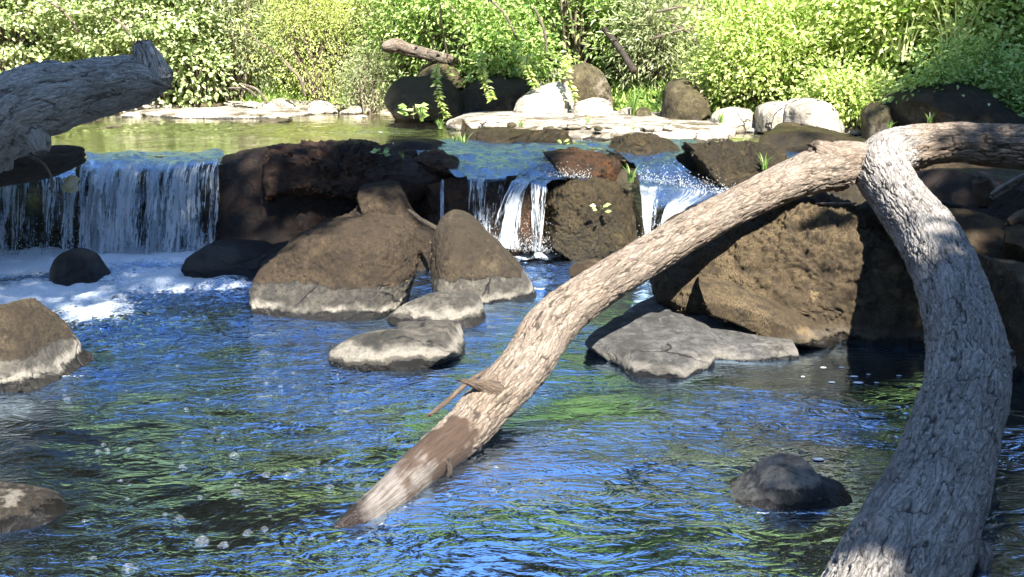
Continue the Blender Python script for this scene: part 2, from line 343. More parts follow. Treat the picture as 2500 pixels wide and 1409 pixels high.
UV_ = dict(foam=np.clip(blob(340, 338, 100, 6, Z1)*.25+blob(900, 325, 300, 6, Z1)*.3, 0, 1), chop=.25+.9*rif)
def cut(V, Fc, keep, at):
    fk = keep[Fc].all(1); Fc = Fc[fk]; used = np.unique(Fc); mp = np.full(len(V), -1); mp[used] = np.arange(len(used))
    return V[used], mp[Fc], {k: a[used] for k, a in at.items()}
keep = ~((X > -.55) & (Y < 7.5)) | (X > 2.6)
V_, F_, A_ = cut(np.stack((X, Y, Zu), 1), grid_faces(len(ux), len(uy)), keep, UV_)
tag(obj('pool_water', mesh('pool_water', V_, F_, UW, attrs=A_)), kind='structure')

# ------------------------------------------------------------------ falling water: lofts between a left and a right edge
FM = fall_mat('falling_water', .53, .60, 1.); FMB = fall_mat('falling_water_bright', .495, .59, .95)
def fall(label, L, R, mat, nu=None, amp=.018, d0=.25, seed=0, soft=.10):
    """L, R: lists of (px, py, dist) from the crest to the foot"""
    a = catmull([P(*q) for q in L], 90); b = catmull([P(*q) for q in R], 90)
    wdt = np.linalg.norm(b-a, axis=1).mean(); nu = nu or int(max(24, wdt/.008))
    t = np.linspace(0, 1, nu)[None, :, None]; G = a[:, None]*(1-t)+b[:, None]*t
    s = np.concatenate(([0], np.cumsum(np.linalg.norm(np.diff((a+b)/2, axis=0), axis=1))))
    U, Vv = np.meshgrid(np.linspace(0, wdt, nu), s); U = U.ravel(); Vv = Vv.ravel(); G = G.reshape(-1, 3).copy()
    sl = np.gradient((a[:, 2]+b[:, 2])/2)/np.maximum(1e-6, np.gradient(s)); drop = np.repeat(np.clip(-sl*1.05-.15, 0, 1), nu)
    q = np.stack((U*22+seed*7, Vv*2.0, 0*U), 1); q2 = np.stack((U*60, Vv*5, 0*U+seed), 1)
    dis = vn(q, 80)*amp+vn(q2, 81)*amp*.7+vn(q2*2.1, 84)*amp*.3
    G[:, 1] -= dis*(.3+drop)+.004; G[:, 2] += (1-drop)*(vn(np.stack((U*9, Vv*16, 0*U), 1), 82)*.012+vn(np.stack((U*22, Vv*34, 0*U), 1), 83)*.006)
    e = np.minimum(U, wdt-U)/wdt; edge = np.clip(e/soft, 0, 1)
    G[:, 1] -= (vn(np.stack((U*3.1+seed*3, Vv*1.5, 0*U), 1), 86)*.05+vn(np.stack((U*8+seed*3, Vv*1.2, 0*U), 1), 87)*.022)*(.3+drop)*(edge > .0)*min(1, wdt); G[:, 2] += vn(np.stack((U*4+seed, 0*U, 0*U), 1), 88)*.02*np.exp(-Vv/.25)*min(1, wdt)
    me = mesh('waterfall', G, grid_faces(90, nu), mat, attrs={'drop': drop, 'edge': edge}, uv=np.stack((U+seed*3.1, Vv), 1))
    return tag(obj('waterfall', me), kind='structure')
# wide curtain on the left, right half
fall('', [(205, 372, 7.35), (205, 388, 7.12), (192, 420, 7.02), (190, 500, 6.98), (188, 625, 6.93)], [(545, 365, 7.45), (552, 378, 7.2), (538, 400, 7.04), (534, 500, 7.0), (528, 612, 6.98)], FM, seed=1, soft=.04)
fall('', [(215, 385, 7.18), (215, 400, 7.04), (200, 440, 6.95), (195, 520, 6.90), (190, 628, 6.86)], [(540, 380, 7.18), (540, 395, 7.0), (530, 430, 6.95), (526, 520, 6.92), (520, 615, 6.90)], FM, seed=2, soft=.06)
# left curtain, coming out under the sunken log
fall('', [(-420, 400, 7.0), (-420, 420, 6.85), (-420, 450, 6.8), (-420, 530, 6.77), (-420, 640, 6.74)], [(190, 410, 7.0), (186, 430, 6.9), (184, 460, 6.85), (182, 540, 6.82), (180, 625, 6.80)], FM, seed=3, soft=.03)
# middle terrace: blue sheets stepping down, then three narrow falls
fall('', [(955, 343, 7.75), (975, 352, 7.5), (1005, 372, 7.2), (1080, 405, 6.95), (1110, 432, 6.82)], [(1420, 352, 7.75), (1440, 362, 7.45), (1400, 380, 7.25), (1320, 405, 7.0), (1270, 430, 6.85)], FMB, seed=4, soft=.02, amp=.012)
fall('', [(1130, 425, 6.86), (1136, 436, 6.78), (1140, 470, 6.74), (1142, 530, 6.72), (1150, 600, 6.70)], [(1240, 425, 6.86), (1238, 436, 6.80), (1230, 470, 6.76), (1222, 530, 6.74), (1215, 600, 6.72)], FMB, seed=5, soft=.12)
fall('', [(1258, 432, 6.86), (1246, 448, 6.76), (1226, 490, 6.68), (1208, 545, 6.62), (1192, 606, 6.58)], [(1345, 430, 6.86), (1300, 442, 6.78), (1280, 480, 6.72), (1272, 540, 6.68), (1270, 606, 6.64)], FMB, seed=6, soft=.15)
fall('', [(1262, 428, 6.95), (1290, 436, 6.82), (1292, 455, 6.74), (1296, 520, 6.70), (1298, 612, 6.68)], [(1430, 430, 6.95), (1345, 446, 6.80), (1340, 470, 6.72), (1330, 530, 6.68), (1322, 612, 6.66)], FMB, seed=7, soft=.2)
fall('', [(1290, 395, 7.05), (1290, 405, 7.0), (1280, 425, 6.92), (1290, 436, 6.88)], [(1360, 395, 7.05), (1400, 412, 7.0), (1440, 428, 6.92), (1440, 436, 6.86)], FMB, seed=8, soft=.1)
fall('', [(1074, 440, 6.8), (1075, 500, 6.74), (1076, 590, 6.72)], [(1084, 440, 6.8), (1084, 500, 6.74), (1083, 590, 6.72)], FMB, seed=9, nu=12, soft=.3)
# right cascade
fall('', [(1400, 345, 7.9), (1480, 365, 7.5), (1540, 395, 7.2), (1560, 420, 7.0)], [(1700, 345, 7.9), (1700, 365, 7.5), (1650, 385, 7.2), (1690, 420, 7.0)], FMB, seed=10, soft=.02, amp=.01)
fall('', [(1548, 412, 7.0), (1556, 430, 6.9), (1560, 455, 6.75), (1566, 500, 6.65), (1572, 600, 6.6)], [(1650, 405, 7.05), (1720, 440, 6.9), (1795, 475, 6.7), (1700, 520, 6.62), (1640, 600, 6.58)], FMB, seed=11, soft=.06, amp=.03)
fall('', [(1850, 352, 7.9), (1870, 372, 7.4), (1880, 400, 7.1), (1870, 440, 6.9)], [(1960, 352, 7.9), (1965, 372, 7.4), (1960, 400, 7.1), (1930, 440, 6.9)], FM, seed=12, soft=.05, amp=.006)

def leaf_arrays(C, D, Nn, L, Wd, fold=.12):
    D = D/np.linalg.norm(D, axis=1)[:, None]; Nn = Nn-D*(D*Nn).sum(1)[:, None]; Nn /= np.maximum(1e-6, np.linalg.norm(Nn, axis=1))[:, None]
    Sx = np.cross(D, Nn); L = L[:, None]; Wd = Wd[:, None]
    V = np.stack((C, C+D*L*.45+Sx*Wd*.5+Nn*L*fold, C+D*L-Nn*L*fold, C+D*L*.45-Sx*Wd*.5+Nn*L*fold), 1).reshape(-1, 3)
    k = np.arange(len(C))[:, None]*4
    return V, np.vstack((k+np.array((0, 1, 2)), k+np.array((0, 2, 3))))
def leaves(name, C, D, Nn, L, Wd, mat, parent=None, base=(0, 0, 0), g=rng, fold=.12):
    V, Fc = leaf_arrays(C-np.array(base), D, Nn, L, Wd, fold)
    tint = np.repeat(g.random(len(C)), 4)
    return obj(name, mesh(name, V, Fc, mat, smooth=False, attrs={'tint': tint}), parent)

# spray: droplets thrown up where the falls hit the pool and off the cascades
def spray_drops():
    g = np.random.default_rng(3); C = []
    for (x0, y0, d0, x1, y1, d1, n, up) in [(0, 625, 6.78, 190, 625, 6.82, 500, .05), (190, 625, 6.84, 525, 612, 6.9, 1300, .06), (1150, 600, 6.66, 1345, 612, 6.62, 1100, .06), (1560, 590, 6.5, 1680, 590, 6.5, 500, .08), (1560, 435, 6.86, 1790, 475, 6.66, 700, .03), (1290, 425, 6.86, 1440, 432, 6.82, 350, .025)]:
        a = P(x0, y0, d0); b = P(x1, y1, d1); t = g.random((n, 1)); c = a*(1-t)+b*t; c[:, 1] -= np.abs(g.normal(size=n))*.07; c[:, 0] += g.normal(size=n)*.02; c[:, 2] += g.exponential(up, n); C.append(c)
    C = np.vstack(C); n = len(C); r = g.uniform(.0012, .0042, n)[:, None, None]
    T4 = np.array(((1, 0, -.7), (-1, 0, -.7), (0, 1, .7), (0, -1, .7)))*.8; V = (C[:, None]+T4[None]*r*np.array((1, 1, 1.6))).reshape(-1, 3); k = np.arange(n)[:, None]*4
    Fc = np.vstack([k+np.array(q) for q in ((0, 1, 2), (0, 3, 1), (0, 2, 3), (1, 3, 2))])
    tag(obj('spray', mesh('spray', V, Fc, plain_mat('water_drops', (.8, .86, .9), (.9, .93, .96), 50, .2)), None), 'fine white spray splashing at the foot of the falls', 'spray', kind='stuff')
spray_drops()
# ------------------------------------------------------------------ rocks
def cube_sphere(n):
    t = np.tan(np.linspace(-math.pi/4, math.pi/4, n)); a, b = np.meshgrid(t, t, indexing='ij'); a = a.ravel(); b = b.ravel(); o = np.ones_like(a)
    V = []; Fc = []
    for k, q in enumerate(((o, a, b), (-o, b, a), (b, o, a), (a, -o, b), (a, b, o), (b, a, -o))):
        V.append(np.stack(q, 1)); Fc.append(grid_faces(n, n)+k*n*n)
    V = np.concatenate(V); V /= np.linalg.norm(V, axis=1)[:, None]; Fc = np.concatenate(Fc)
    key = np.round(V*1e5).astype(np.int64); _, idx, inv = np.unique(key, axis=0, return_index=True, return_inverse=True)
    return V[idx], inv.ravel()[Fc]
CS = {n: cube_sphere(n) for n in (12, 30, 64, 96)}
def rock_arrays(out, d, T, res, lean=.25, q=2.5, noise=.05, chops=4, seed=0, deep=None, fuzz=0., center=None, flat=None):
    if flat is not None:                                 # outline = footprint seen on the level z = flat, T = (thickness down, up)
        out3 = np.array([W(a, b, flat) for a, b in out]); c2 = out3.mean(0) if center is None else W(*center, flat)
        sw = np.stack((out3[:, 0], out3[:, 1]), 1)
    pts = np.array([P(a, b, d) for a, b in out])[:, (0, 2)] if flat is None else sw
    lo = pts[:, 1].min()
    if deep is not None:                                 # let the buried foot run on below what shows
        k = pts[:, 1] < lo+.25*(pts[:, 1].max()-lo); pts[k, 1] -= deep
    c = (pts.mean(0) if center is None else P(*center, d)[[0, 2]]) if flat is None else c2[:2]
    if flat is None: c = np.array(((pts[:, 0].min()+pts[:, 0].max())/2*.5+c[0]*.5, (pts[:, 1].min()+pts[:, 1].max())/2*.5+c[1]*.5)) if center is None else c
    loop = catmull(np.vstack((pts, pts[:1])), 40*len(pts)); rel = loop-c
    th = np.arctan2(rel[:, 1], rel[:, 0]); r = np.hypot(*rel.T); nb = 720
    tab = np.full(nb, 0.); ib = ((th+math.pi)/(2*math.pi)*nb).astype(int) % nb
    np.maximum.at(tab, ib, r); good = np.nonzero(tab)[0]
    tab = np.interp(np.arange(nb), np.concatenate((good-nb, good, good+nb)), np.tile(tab[good], 3))
    V, Fc = CS[res]; ct = np.hypot(V[:, 0], V[:, 2]); ny = V[:, 1]
    kk = (ct**q+np.abs(ny)**q)**(1/q); T2 = T if isinstance(T, (tuple, list)) else (T, T)
    ang = np.arctan2(V[:, 2], V[:, 0]); rr = np.interp((ang+math.pi)/(2*math.pi)*nb-.5, np.arange(-1, nb+1), np.concatenate(([tab[-1]], tab, [tab[0]])))
    Q = np.stack((np.cos(ang)*rr*ct/kk, ny/kk*np.where(ny < 0, T2[0], T2[1]), np.sin(ang)*rr*ct/kk), 1)
    if flat is not None: Q = Q[:, (0, 2, 1)]; Fc = Fc[:, ::-1]
    size = tab.mean(); g = np.random.default_rng(seed+100)
    for k in range(chops):                               # flat worn faces
        n = g.normal(size=3); n[1] -= .6; n /= np.linalg.norm(n); e = (Q@n); lim = np.quantile(e, .93-.05*g.random())
        Q = Q-np.maximum(0, e-lim)[:, None]*n*.92
    nr = Q/np.maximum(1e-6, np.linalg.norm(Q, axis=1))[:, None]
    dn = fbm(Q/size*1.6+seed*5.1, 5, seed)*noise*size*1.3+fbm(Q*9+seed, 3, seed+7)*.006*(1+size)
    cr = 1-np.abs(fbm(Q/size*1.3+seed*2.2, 3, seed+3)); dn -= np.clip(cr-.93, 0, 1)*.5*size*noise*4
    if fuzz: dn += fuzz*2.2*fbm(Q*11+seed, 5, seed+9, .62)*sm(-.4, .5, nr[:, 2])+fuzz*.35*vn(Q*70, seed+5)
    Q = Q+nr*dn[:, None]
    if flat is not None:
        Q[:, 2] += lean*Q[:, 1]; return Q+np.array((c[0], c[1], flat)), Fc
    Q[:, 1] += lean*(Q[:, 2])
    return Q+np.array((c[0], d, c[1])), Fc
def moss_on(o, V, Fc, b, zmin, dens, mt, seed, ln=.013):
    """short dry moss fibres growing on the upward faces, a part of the rock"""
    g = np.random.default_rng(seed+500); A, B, C_, D_ = (V[Fc[:, k]] for k in range(4)); nn = np.cross(C_-A, D_-B); ar = np.linalg.norm(nn, axis=1)/2; nn /= np.maximum(1e-9, ar*2)[:, None]
    ctr = (A+C_)/2; vis = sm(-.25, .3, nn[:, 2])*sm(zmin-.03, zmin+.04, ctr[:, 2]+.07*fbm(ctr*5, 3, seed))*sm(-.35, .25, fbm(ctr*3.1, 4, seed+3)); vis = vis*(nn[:, 1] < .55)
    wgt = ar*vis; n = int(min(26000, wgt.sum()*dens))
    if n < 500: return
    k = g.choice(len(ar), n, p=wgt/wgt.sum()); u = g.random((n, 1)); v = g.random((n, 1)); Pn = A[k]*(1-u)*(1-v)+B[k]*u*(1-v)+C_[k]*u*v+D_[k]*(1-u)*v
    D = nn[k]*.55+g.normal(size=(n, 3))*.55; D[:, 2] -= .15; N_ = nn[k]+g.normal(size=(n, 3))*.6; L = ln*g.uniform(.5, 1.7, n)
    leaves('moss', Pn-nn[k]*.003, D, N_, L, L*.22, mt, o, b, g, fold=.05)
LIT = []
def rock(out, d, T, mat, label, name='boulder', cat='boulder', res=64, **kw):
    grp = kw.pop('group', None)
    V, Fc = rock_arrays(out, d, T, res, **kw)
    b = np.array((V[:, 0].mean(), V[:, 1].mean(), V[:, 2].min()))
    o = tag(obj(name, mesh(name, V-b, Fc, mat), None, b), label, cat, grp)
    if mat in MOSSY: moss_on(o, V, Fc, b, MOSSY[mat][0], MOSSY[mat][1], MOSSY[mat][2], kw.get('seed', 0), ln=.013 if d < 8 else .022)
    if mat in MOSSY and d < 8:
        nn = np.cross(V[Fc[:, 2]]-V[Fc[:, 0]], V[Fc[:, 3]]-V[Fc[:, 1]]); ar = np.linalg.norm(nn, axis=1)/2; k = np.nonzero((nn[:, 2]/np.maximum(1e-9, ar*2) > .55) & (V[Fc[:, 0], 2] > .08))[0]
        if len(k):
            kk = rng.choice(k, int(min(60, 12+ar[k].sum()*60)), p=ar[k]/ar[k].sum()); LIT.append(np.hstack((V[Fc[kk]].mean(1), nn[kk]/(ar[kk]*2)[:, None])))
    return o

RB = rock_mat('mossy_boulder_rock', (.055, .05, .042), (.14, .125, .10), mossamt=.85, wet=.045, band=(.05, .07), bandamt=1., mossz=(.12, .26), moss=(.075, .045, .02), moss2=(.17, .115, .06))
RM = rock_mat('moss_covered_rock', (.10, .085, .065), (.19, .16, .12), mossamt=1.1, wet=.03, bandamt=0)
RP = rock_mat('pointed_rock', (.12, .11, .09), (.24, .215, .175), mossamt=.62, wet=.03, band=(.035, .06), bandamt=.85, moss=(.09, .06, .03), moss2=(.22, .165, .095), mossz=(.08, .2))
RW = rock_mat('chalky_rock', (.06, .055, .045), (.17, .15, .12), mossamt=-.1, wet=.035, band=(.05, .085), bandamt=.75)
RQ = rock_mat('peaked_rock', (.06, .06, .06), (.22, .215, .2), mossamt=-.2, wet=.008, band=(.05, .085), bandamt=.8)
RG = rock_mat('grey_slab_rock', (.075, .073, .07), (.17, .165, .158), mossamt=-.5, wet=.02, band=(.02, .05), bandamt=.45)
RU = rock_mat('tan_boulder_rock', (.13, .115, .09), (.26, .22, .16), moss=(.12, .08, .038), moss2=(.37, .265, .135), mossamt=.95, wet=.03, band=(.035, .06), bandamt=.3)
RD = rock_mat('wet_dark_rock', (.035, .032, .03), (.075, .068, .06), mossamt=.2, wet=.06, wetall=.7, moss=(.03, .018, .01), moss2=(.06, .035, .02))
RC = rock_mat('patchy_rock', (.035, .03, .026), (.16, .145, .12), mossamt=.45, wet=.035, band=(.06, .12), bandamt=.8, moss=(.03, .022, .014), moss2=(.13, .10, .06))
RLC = rock_mat('ledge_cap_rock', (.03, .02, .014), (.08, .05, .03), mossamt=.9, wet=-1, wetall=.3, moss=(.045, .02, .011), moss2=(.19, .09, .045), rough=.5)
RN = rock_mat('knobbly_rock', (.06, .05, .04), (.13, .11, .085), mossamt=1., wet=.03, bandamt=0, moss=(.06, .036, .016), moss2=(.15, .10, .05))
RL = rock_mat('wet_ledge_rock', (.028, .02, .014), (.06, .04, .026), mossamt=.7, wet=.05, wetall=.75, moss=(.035, .017, .01), moss2=(.15, .068, .034))
RO = rock_mat('orange_moss_rock', (.05, .03, .018), (.10, .06, .035), mossamt=.8, wet=-1, wetall=.35, moss=(.09, .05, .02), moss2=(.30, .12, .035), rough=.42)
RV = rock_mat('olive_moss_rock', (.07, .05, .03), (.13, .095, .055), mossamt=1.0, wet=-1, wetall=.3, moss=(.07, .05, .018), moss2=(.20, .14, .055), rough=.45)
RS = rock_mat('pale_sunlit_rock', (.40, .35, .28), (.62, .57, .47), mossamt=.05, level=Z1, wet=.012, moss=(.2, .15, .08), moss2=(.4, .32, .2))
RK = rock_mat('shade_toned_far_rock', (.06, .05, .038), (.13, .11, .08), mossamt=.7, level=Z1, wet=.01, moss=(.02, .017, .007), moss2=(.06, .05, .022))  # colours lowered to stand in for leaf shade on the far boulders
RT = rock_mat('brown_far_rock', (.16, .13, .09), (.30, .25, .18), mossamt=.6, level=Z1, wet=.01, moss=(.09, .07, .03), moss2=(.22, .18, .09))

def moss_mat(name, c1, c2): return leaf_mat(name, c1, c2, .15, .8, spec=.2)
MB = moss_mat('brown_moss', (.03, .018, .008), (.15, .10, .05)); MT = moss_mat('tan_moss', (.06, .04, .018), (.34, .25, .12)); MR = moss_mat('rusty_moss', (.05, .022, .01), (.26, .11, .035)); ML = moss_mat('dark_rusty_moss', (.015, .008, .004), (.10, .042, .02)); MV = moss_mat('olive_moss', (.03, .02, .008), (.16, .115, .04))
MOSSY = {RB: (.19, 20000, MB), RM: (.12, 20000, MB), RP: (.16, 14000, MT), RU: (.10, 24000, MT), RL: (.12, 12000, ML), RLC: (.1, 22000, MR), RN: (.12, 20000, MB), RO: (-.1, 20000, MR), RV: (-.1, 20000, MV)}
# lower pool
rock([(622, 700), (640, 655), (700, 600), (760, 565), (850, 540), (930, 537), (985, 550), (1012, 590), (1018, 650), (1005, 700), (975, 740), (900, 765), (790, 775), (690, 765), (635, 745)], 5.55, (.42, .4), RB,
     'largest rounded boulder in the pool, brown moss cap and white waterline ring', res=96, lean=.3, noise=.028, chops=1, seed=1, deep=.12, fuzz=.014, q=2.8)
rock([(700, 605), (790, 560), (860, 520), (882, 490), (878, 462), (930, 453), (975, 462), (1000, 510), (1030, 555), (1062, 570), (1060, 640), (1000, 660), (850, 650), (740, 640)], 6.55, (.28, .35), RN,
     'knobbly mossy boulder rising behind the largest rounded boulder', res=64, lean=.1, noise=.04, chops=2, seed=2, deep=.1, fuzz=.015, center=(930, 580))
rock([(1056, 600), (1064, 560), (1085, 532), (1120, 527), (1150, 540), (1200, 585), (1260, 640), (1325, 700), (1322, 715), (1230, 722), (1120, 715), (1065, 690), (1055, 650)], 5.75, (.36, .33), RP,
     'pointed wedge-shaped boulder with chalky foot, right of the largest rounded boulder', res=96, lean=.35, noise=.025, chops=3, seed=3, deep=.1, fuzz=.006, center=(1150, 650))
rock([(945, 775), (985, 748), (1050, 728), (1120, 716), (1160, 728), (1182, 765), (1188, 790), (1100, 805), (1000, 800)], 5.15, (.2, .2), RW,
     'low grey rock with a crack, just below the pointed boulder', name='rock', cat='rock', res=64, lean=.3, noise=.06, seed=4, deep=.1)
rock([(800, 874), (845, 852), (915, 848), (962, 838), (972, 808), (1000, 785), (1060, 780), (1110, 800), (1132, 840), (1100, 875), (1000, 893), (900, 893), (840, 885)], 4.55, (.1, .10), RW,
     'crescent-shaped rock crusted chalky white in the middle of the pool', name='rock', cat='rock', res=96, noise=.07, seed=5, center=(1020, 850), flat=.03, lean=.05, q=3)
rock([(132, 650), (145, 622), (180, 613), (215, 625), (250, 660), (300, 685), (300, 702), (200, 700), (140, 690)], 6.1, (.18, .2), RD,
     'black wet stone sitting in the white foam', name='rock', cat='rock', seed=6, deep=.1, center=(190, 665))
rock([(405, 655), (450, 635), (500, 605), (560, 592), (640, 598), (668, 612), (700, 600), (690, 660), (600, 680), (480, 680)], 6.3, (.25, .3), RD,
     'long dark wet rock between the foam and the boulder', name='rock', cat='rock', seed=7, deep=.1, noise=.06)
rock([(-160, 800), (-60, 750), (10, 752), (60, 780), (120, 825), (165, 865), (190, 900), (255, 905), (240, 940), (100, 990), (-160, 1020)], 4.25, (.3, .35), RP,
     'tan boulder with chalky edge cut by the left side of the view', res=96, seed=8, deep=.1, noise=.03, lean=.35, fuzz=.01, center=(0, 870))
rock([(-160, 1300), (-100, 1225), (0, 1214), (80, 1228), (150, 1262), (195, 1300), (150, 1360), (-120, 1420)], 2.80, (.13, .17), RC,
     'patchy brown and white stone in the bottom left corner', name='rock', cat='rock', res=96, seed=9, deep=.08, noise=.05, lean=.3)
rock([(1388, 665), (1400, 648), (1450, 638), (1500, 645), (1520, 665), (1480, 688), (1410, 685)], 6.0, (.15, .15), RM,
     'small olive stone behind the sloping log', name='rock', cat='rock', seed=10, deep=.06)
rock([(1592, 700), (1600, 650), (1640, 590), (1720, 540), (1850, 505), (1990, 490), (2100, 515), (2220, 560), (2330, 640), (2400, 760), (2330, 860), (2180, 860), (2050, 850), (1950, 790), (1800, 750), (1680, 735), (1610, 725)], 5.3, (.62, .6), RU,
     'huge tan mossy boulder carrying the forked log', res=96, seed=11, deep=.35, noise=.05, chops=2, lean=.45, fuzz=.04, center=(1980, 690))
rock([(1660, 720), (1700, 695), (1790, 700), (1880, 735), (1960, 770), (2010, 800), (2010, 830), (1900, 820), (1760, 770), (1690, 745)], 4.78, (.2, .3), RU,
     'long rounded rock shelf under the front of the huge tan boulder', name='rock', cat='rock', res=64, seed=12, noise=.06, lean=.5)
rock([(1515, 790), (1530, 765), (1600, 742), (1700, 738), (1800, 765), (1900, 800), (1985, 838), (1960, 860), (1820, 870), (1650, 860), (1540, 825)], 4.8, (.14, .055), RG,
     'long flat grey slab at the foot of the huge tan boulder', name='rock_slab', cat='rock slab', res=96, seed=13, noise=.075, lean=.05, q=3, flat=.025, chops=3)
rock([(1418, 850), (1450, 825), (1530, 797), (1640, 795), (1730, 815), (1757, 850), (1740, 880), (1690, 900), (1620, 925), (1560, 905), (1500, 870)], 4.42, (.14, .055), RG,
     'nearer flat grey slab with a pointed tip, in front of the longer slab', name='rock_slab', cat='rock slab', res=96, seed=14, noise=.08, lean=.10, q=3, flat=.035, chops=3)
rock([(1725, 1240), (1765, 1212), (1830, 1186), (1878, 1154), (1925, 1142), (1985, 1150), (2015, 1186), (2085, 1210), (2115, 1245), (2050, 1330), (1790, 1330)], 2.98, (.13, .15), RQ,
     'peaked grey stone with a flat foot inside the fork of the logs', name='rock', cat='rock', res=96, seed=15, noise=.04, lean=.2, chops=0, q=4)
rock([(2010, 1160), (2050, 1138), (2130, 1140), (2200, 1150), (2260, 1180), (2230, 1220), (2080, 1220)], 3.3, (.12, .14), RD,
     'low black wet rock between the peaked stone and the thick log', name='rock', cat='rock', seed=16, noise=.08, deep=.04)
rock([(1990, 810), (2060, 790), (2150, 770), (2260, 780), (2300, 860), (2200, 880), (2060, 862)], 4.85, (.2, .2), RU,
     'brown rock wedged at the shaded foot of the huge tan boulder', name='rock', cat='rock', seed=17, noise=.06, deep=.1)
rock([(2360, 660), (2420, 640), (2520, 660), (2640, 700), (2700, 850), (2600, 960), (2450, 930), (2380, 860)], 4.5, (.4, .5), RU,
     'mossy boulder right of the thick log, cut by the edge of the view', seed=18, noise=.06, deep=.2, fuzz=.015)
rock([(2280, 560), (2350, 520), (2430, 530), (2520, 570), (2600, 640), (2480, 690), (2350, 660)], 5.4, (.4, .4), RM,
     'dark mossy hump behind the thick log, below the dry debris', seed=19, noise=.07, deep=.2)
rock([(2440, 590), (2470, 565), (2530, 560), (2600, 600), (2560, 660), (2460, 640)], 4.95, (.14, .14), RM,
     'small mossy stone at the right edge above the mossy boulder', name='rock', cat='rock', seed=20, noise=.07)
rock([(2240, 430), (2330, 415), (2450, 420), (2600, 440), (2600, 560), (2400, 560), (2250, 520)], 6.1, (.4, .4), RL,
     'dark wet bank rock in the shade under the horizontal trunk', seed=21, noise=.08, deep=.3)
# the ledge and the cascade
rock([(536, 430), (548, 385), (640, 362), (760, 356), (880, 352), (960, 372), (1040, 400), (1110, 430), (1135, 470), (1130, 600), (1000, 640), (760, 620), (600, 640), (540, 620)], 7.28, (.33, .4), RL,
     'long black wet ledge between the left falls and the middle falls', name='ledge', cat='rock ledge', res=96, seed=30, noise=.045, lean=.15, q=4, chops=1, deep=.05, fuzz=.012, center=(830, 500))
rock([(-500, 440), (-300, 405), (0, 402), (300, 400), (520, 398), (560, 430), (560, 640), (200, 660), (-500, 660)], 7.35, (.24, .4), RL,
     'dark rock wall behind the left falls', name='ledge', cat='rock ledge', res=96, seed=31, noise=.015, lean=.05, q=6, chops=0, deep=.05, center=(30, 530))
rock([(542, 430), (556, 385), (650, 362), (800, 353), (950, 362), (1040, 392), (1105, 430), (1070, 468), (960, 505), (860, 480), (700, 465), (600, 485), (548, 465)], 7.12, (.32, .3), RLC,
     'rusty-mossed cap rock overhanging the long black ledge', name='rock', cat='rock', res=96, seed=47, noise=.10, lean=.15, q=3, chops=1, fuzz=.045)
rock([(1040, 440), (1120, 428), (1240, 432), (1330, 440), (1345, 520), (1340, 620), (1180, 640), (1050, 620)], 7.06, (.28, .4), RO,
     'dark wet rock step with rusty moss behind the middle falls', name='ledge', cat='rock ledge', res=64, seed=32, noise=.04, lean=.1, q=4, deep=.05, fuzz=.02)
rock([(1244, 470), (1262, 445), (1300, 442), (1320, 460), (1325, 540), (1320, 610), (1270, 612), (1246, 560)], 6.86, (.12, .2), RO,
     'narrow rusty-mossed rock between two thin falls', name='rock', cat='rock', seed=33, noise=.06, fuzz=.02, q=3)
rock([(1335, 500), (1352, 470), (1400, 440), (1450, 432), (1500, 445), (1545, 480), (1562, 530), (1570, 590), (1540, 618), (1450, 628), (1370, 620), (1335, 600)], 6.85, (.3, .35), RV,
     'rounded olive-brown mossy boulder between the middle and right falls', res=96, seed=34, noise=.05, lean=.2, fuzz=.022, q=3, deep=.04)
rock([(1310, 395), (1330, 375), (1400, 368), (1460, 378), (1520, 395), (1560, 425), (1540, 450), (1450, 440), (1340, 425)], 7.12, (.25, .25), RO,
     'hump with rusty orange moss above the olive-brown boulder', name='rock', cat='rock', seed=35, noise=.05, fuzz=.02, deep=.04)
rock([(960, 345), (1000, 338), (1060, 342), (1100, 358), (1110, 392), (1040, 385), (980, 372)], 7.45, (.2, .2), RL,
     'small dark stone where the stream slips over the ledge', name='rock', cat='rock', seed=36, noise=.05)
rock([(1000, 378), (1060, 372), (1110, 385), (1130, 410), (1100, 425), (1020, 410)], 7.05, (.16, .2), RO,
     'low rusty mossed stone at the left of the blue water step', name='rock', cat='rock', seed=37, noise=.07, fuzz=.02)
rock([(1020, 322), (1080, 312), (1160, 318), (1230, 315), (1330, 322), (1400, 338), (1405, 358), (1300, 368), (1180, 368), (1080, 352), (1030, 335)], 7.95, (.35, .35), RV,
     'long low mossy shelf with grass in front of the pale gravel bar', name='ledge', cat='rock ledge', res=64, seed=38, noise=.08, fuzz=.02, deep=.04, lean=.4)
rock([(1475, 362), (1500, 340), (1560, 330), (1620, 340), (1655, 362), (1640, 382), (1560, 385), (1490, 378)], 7.55, (.22, .22), RV,
     'small rounded mossy hump in the blue riffle', name='rock', cat='rock', seed=39, noise=.06, fuzz=.02, deep=.04)
rock([(1640, 400), (1660, 368), (1740, 352), (1830, 352), (1900, 372), (1960, 420), (1990, 470), (1900, 520), (1800, 485), (1720, 440), (1660, 425)], 7.05, (.35, .35), RV,
     'broad brown mossy mound left of the pale log fork', res=96, seed=40, noise=.06, fuzz=.025, deep=.1, lean=.35)
rock([(1840, 350), (1870, 325), (1960, 312), (2040, 322), (2130, 345), (2220, 370), (2150, 400), (2000, 395), (1900, 378)], 7.7, (.5, .4), RV,
     'flat brown mud-coated slab behind the log fork', name='rock_slab', cat='rock slab', res=64, seed=41, noise=.05, fuzz=.01, lean=.5, deep=.04)
rock([(1700, 420), (1800, 440), (1900, 450), (1950, 520), (1850, 590), (1650, 600), (1600, 560), (1640, 470)], 7.0, (.25, .3), RL,
     'dark wet rock under the right cascade', name='rock', cat='rock', seed=42, noise=.06, q=3)
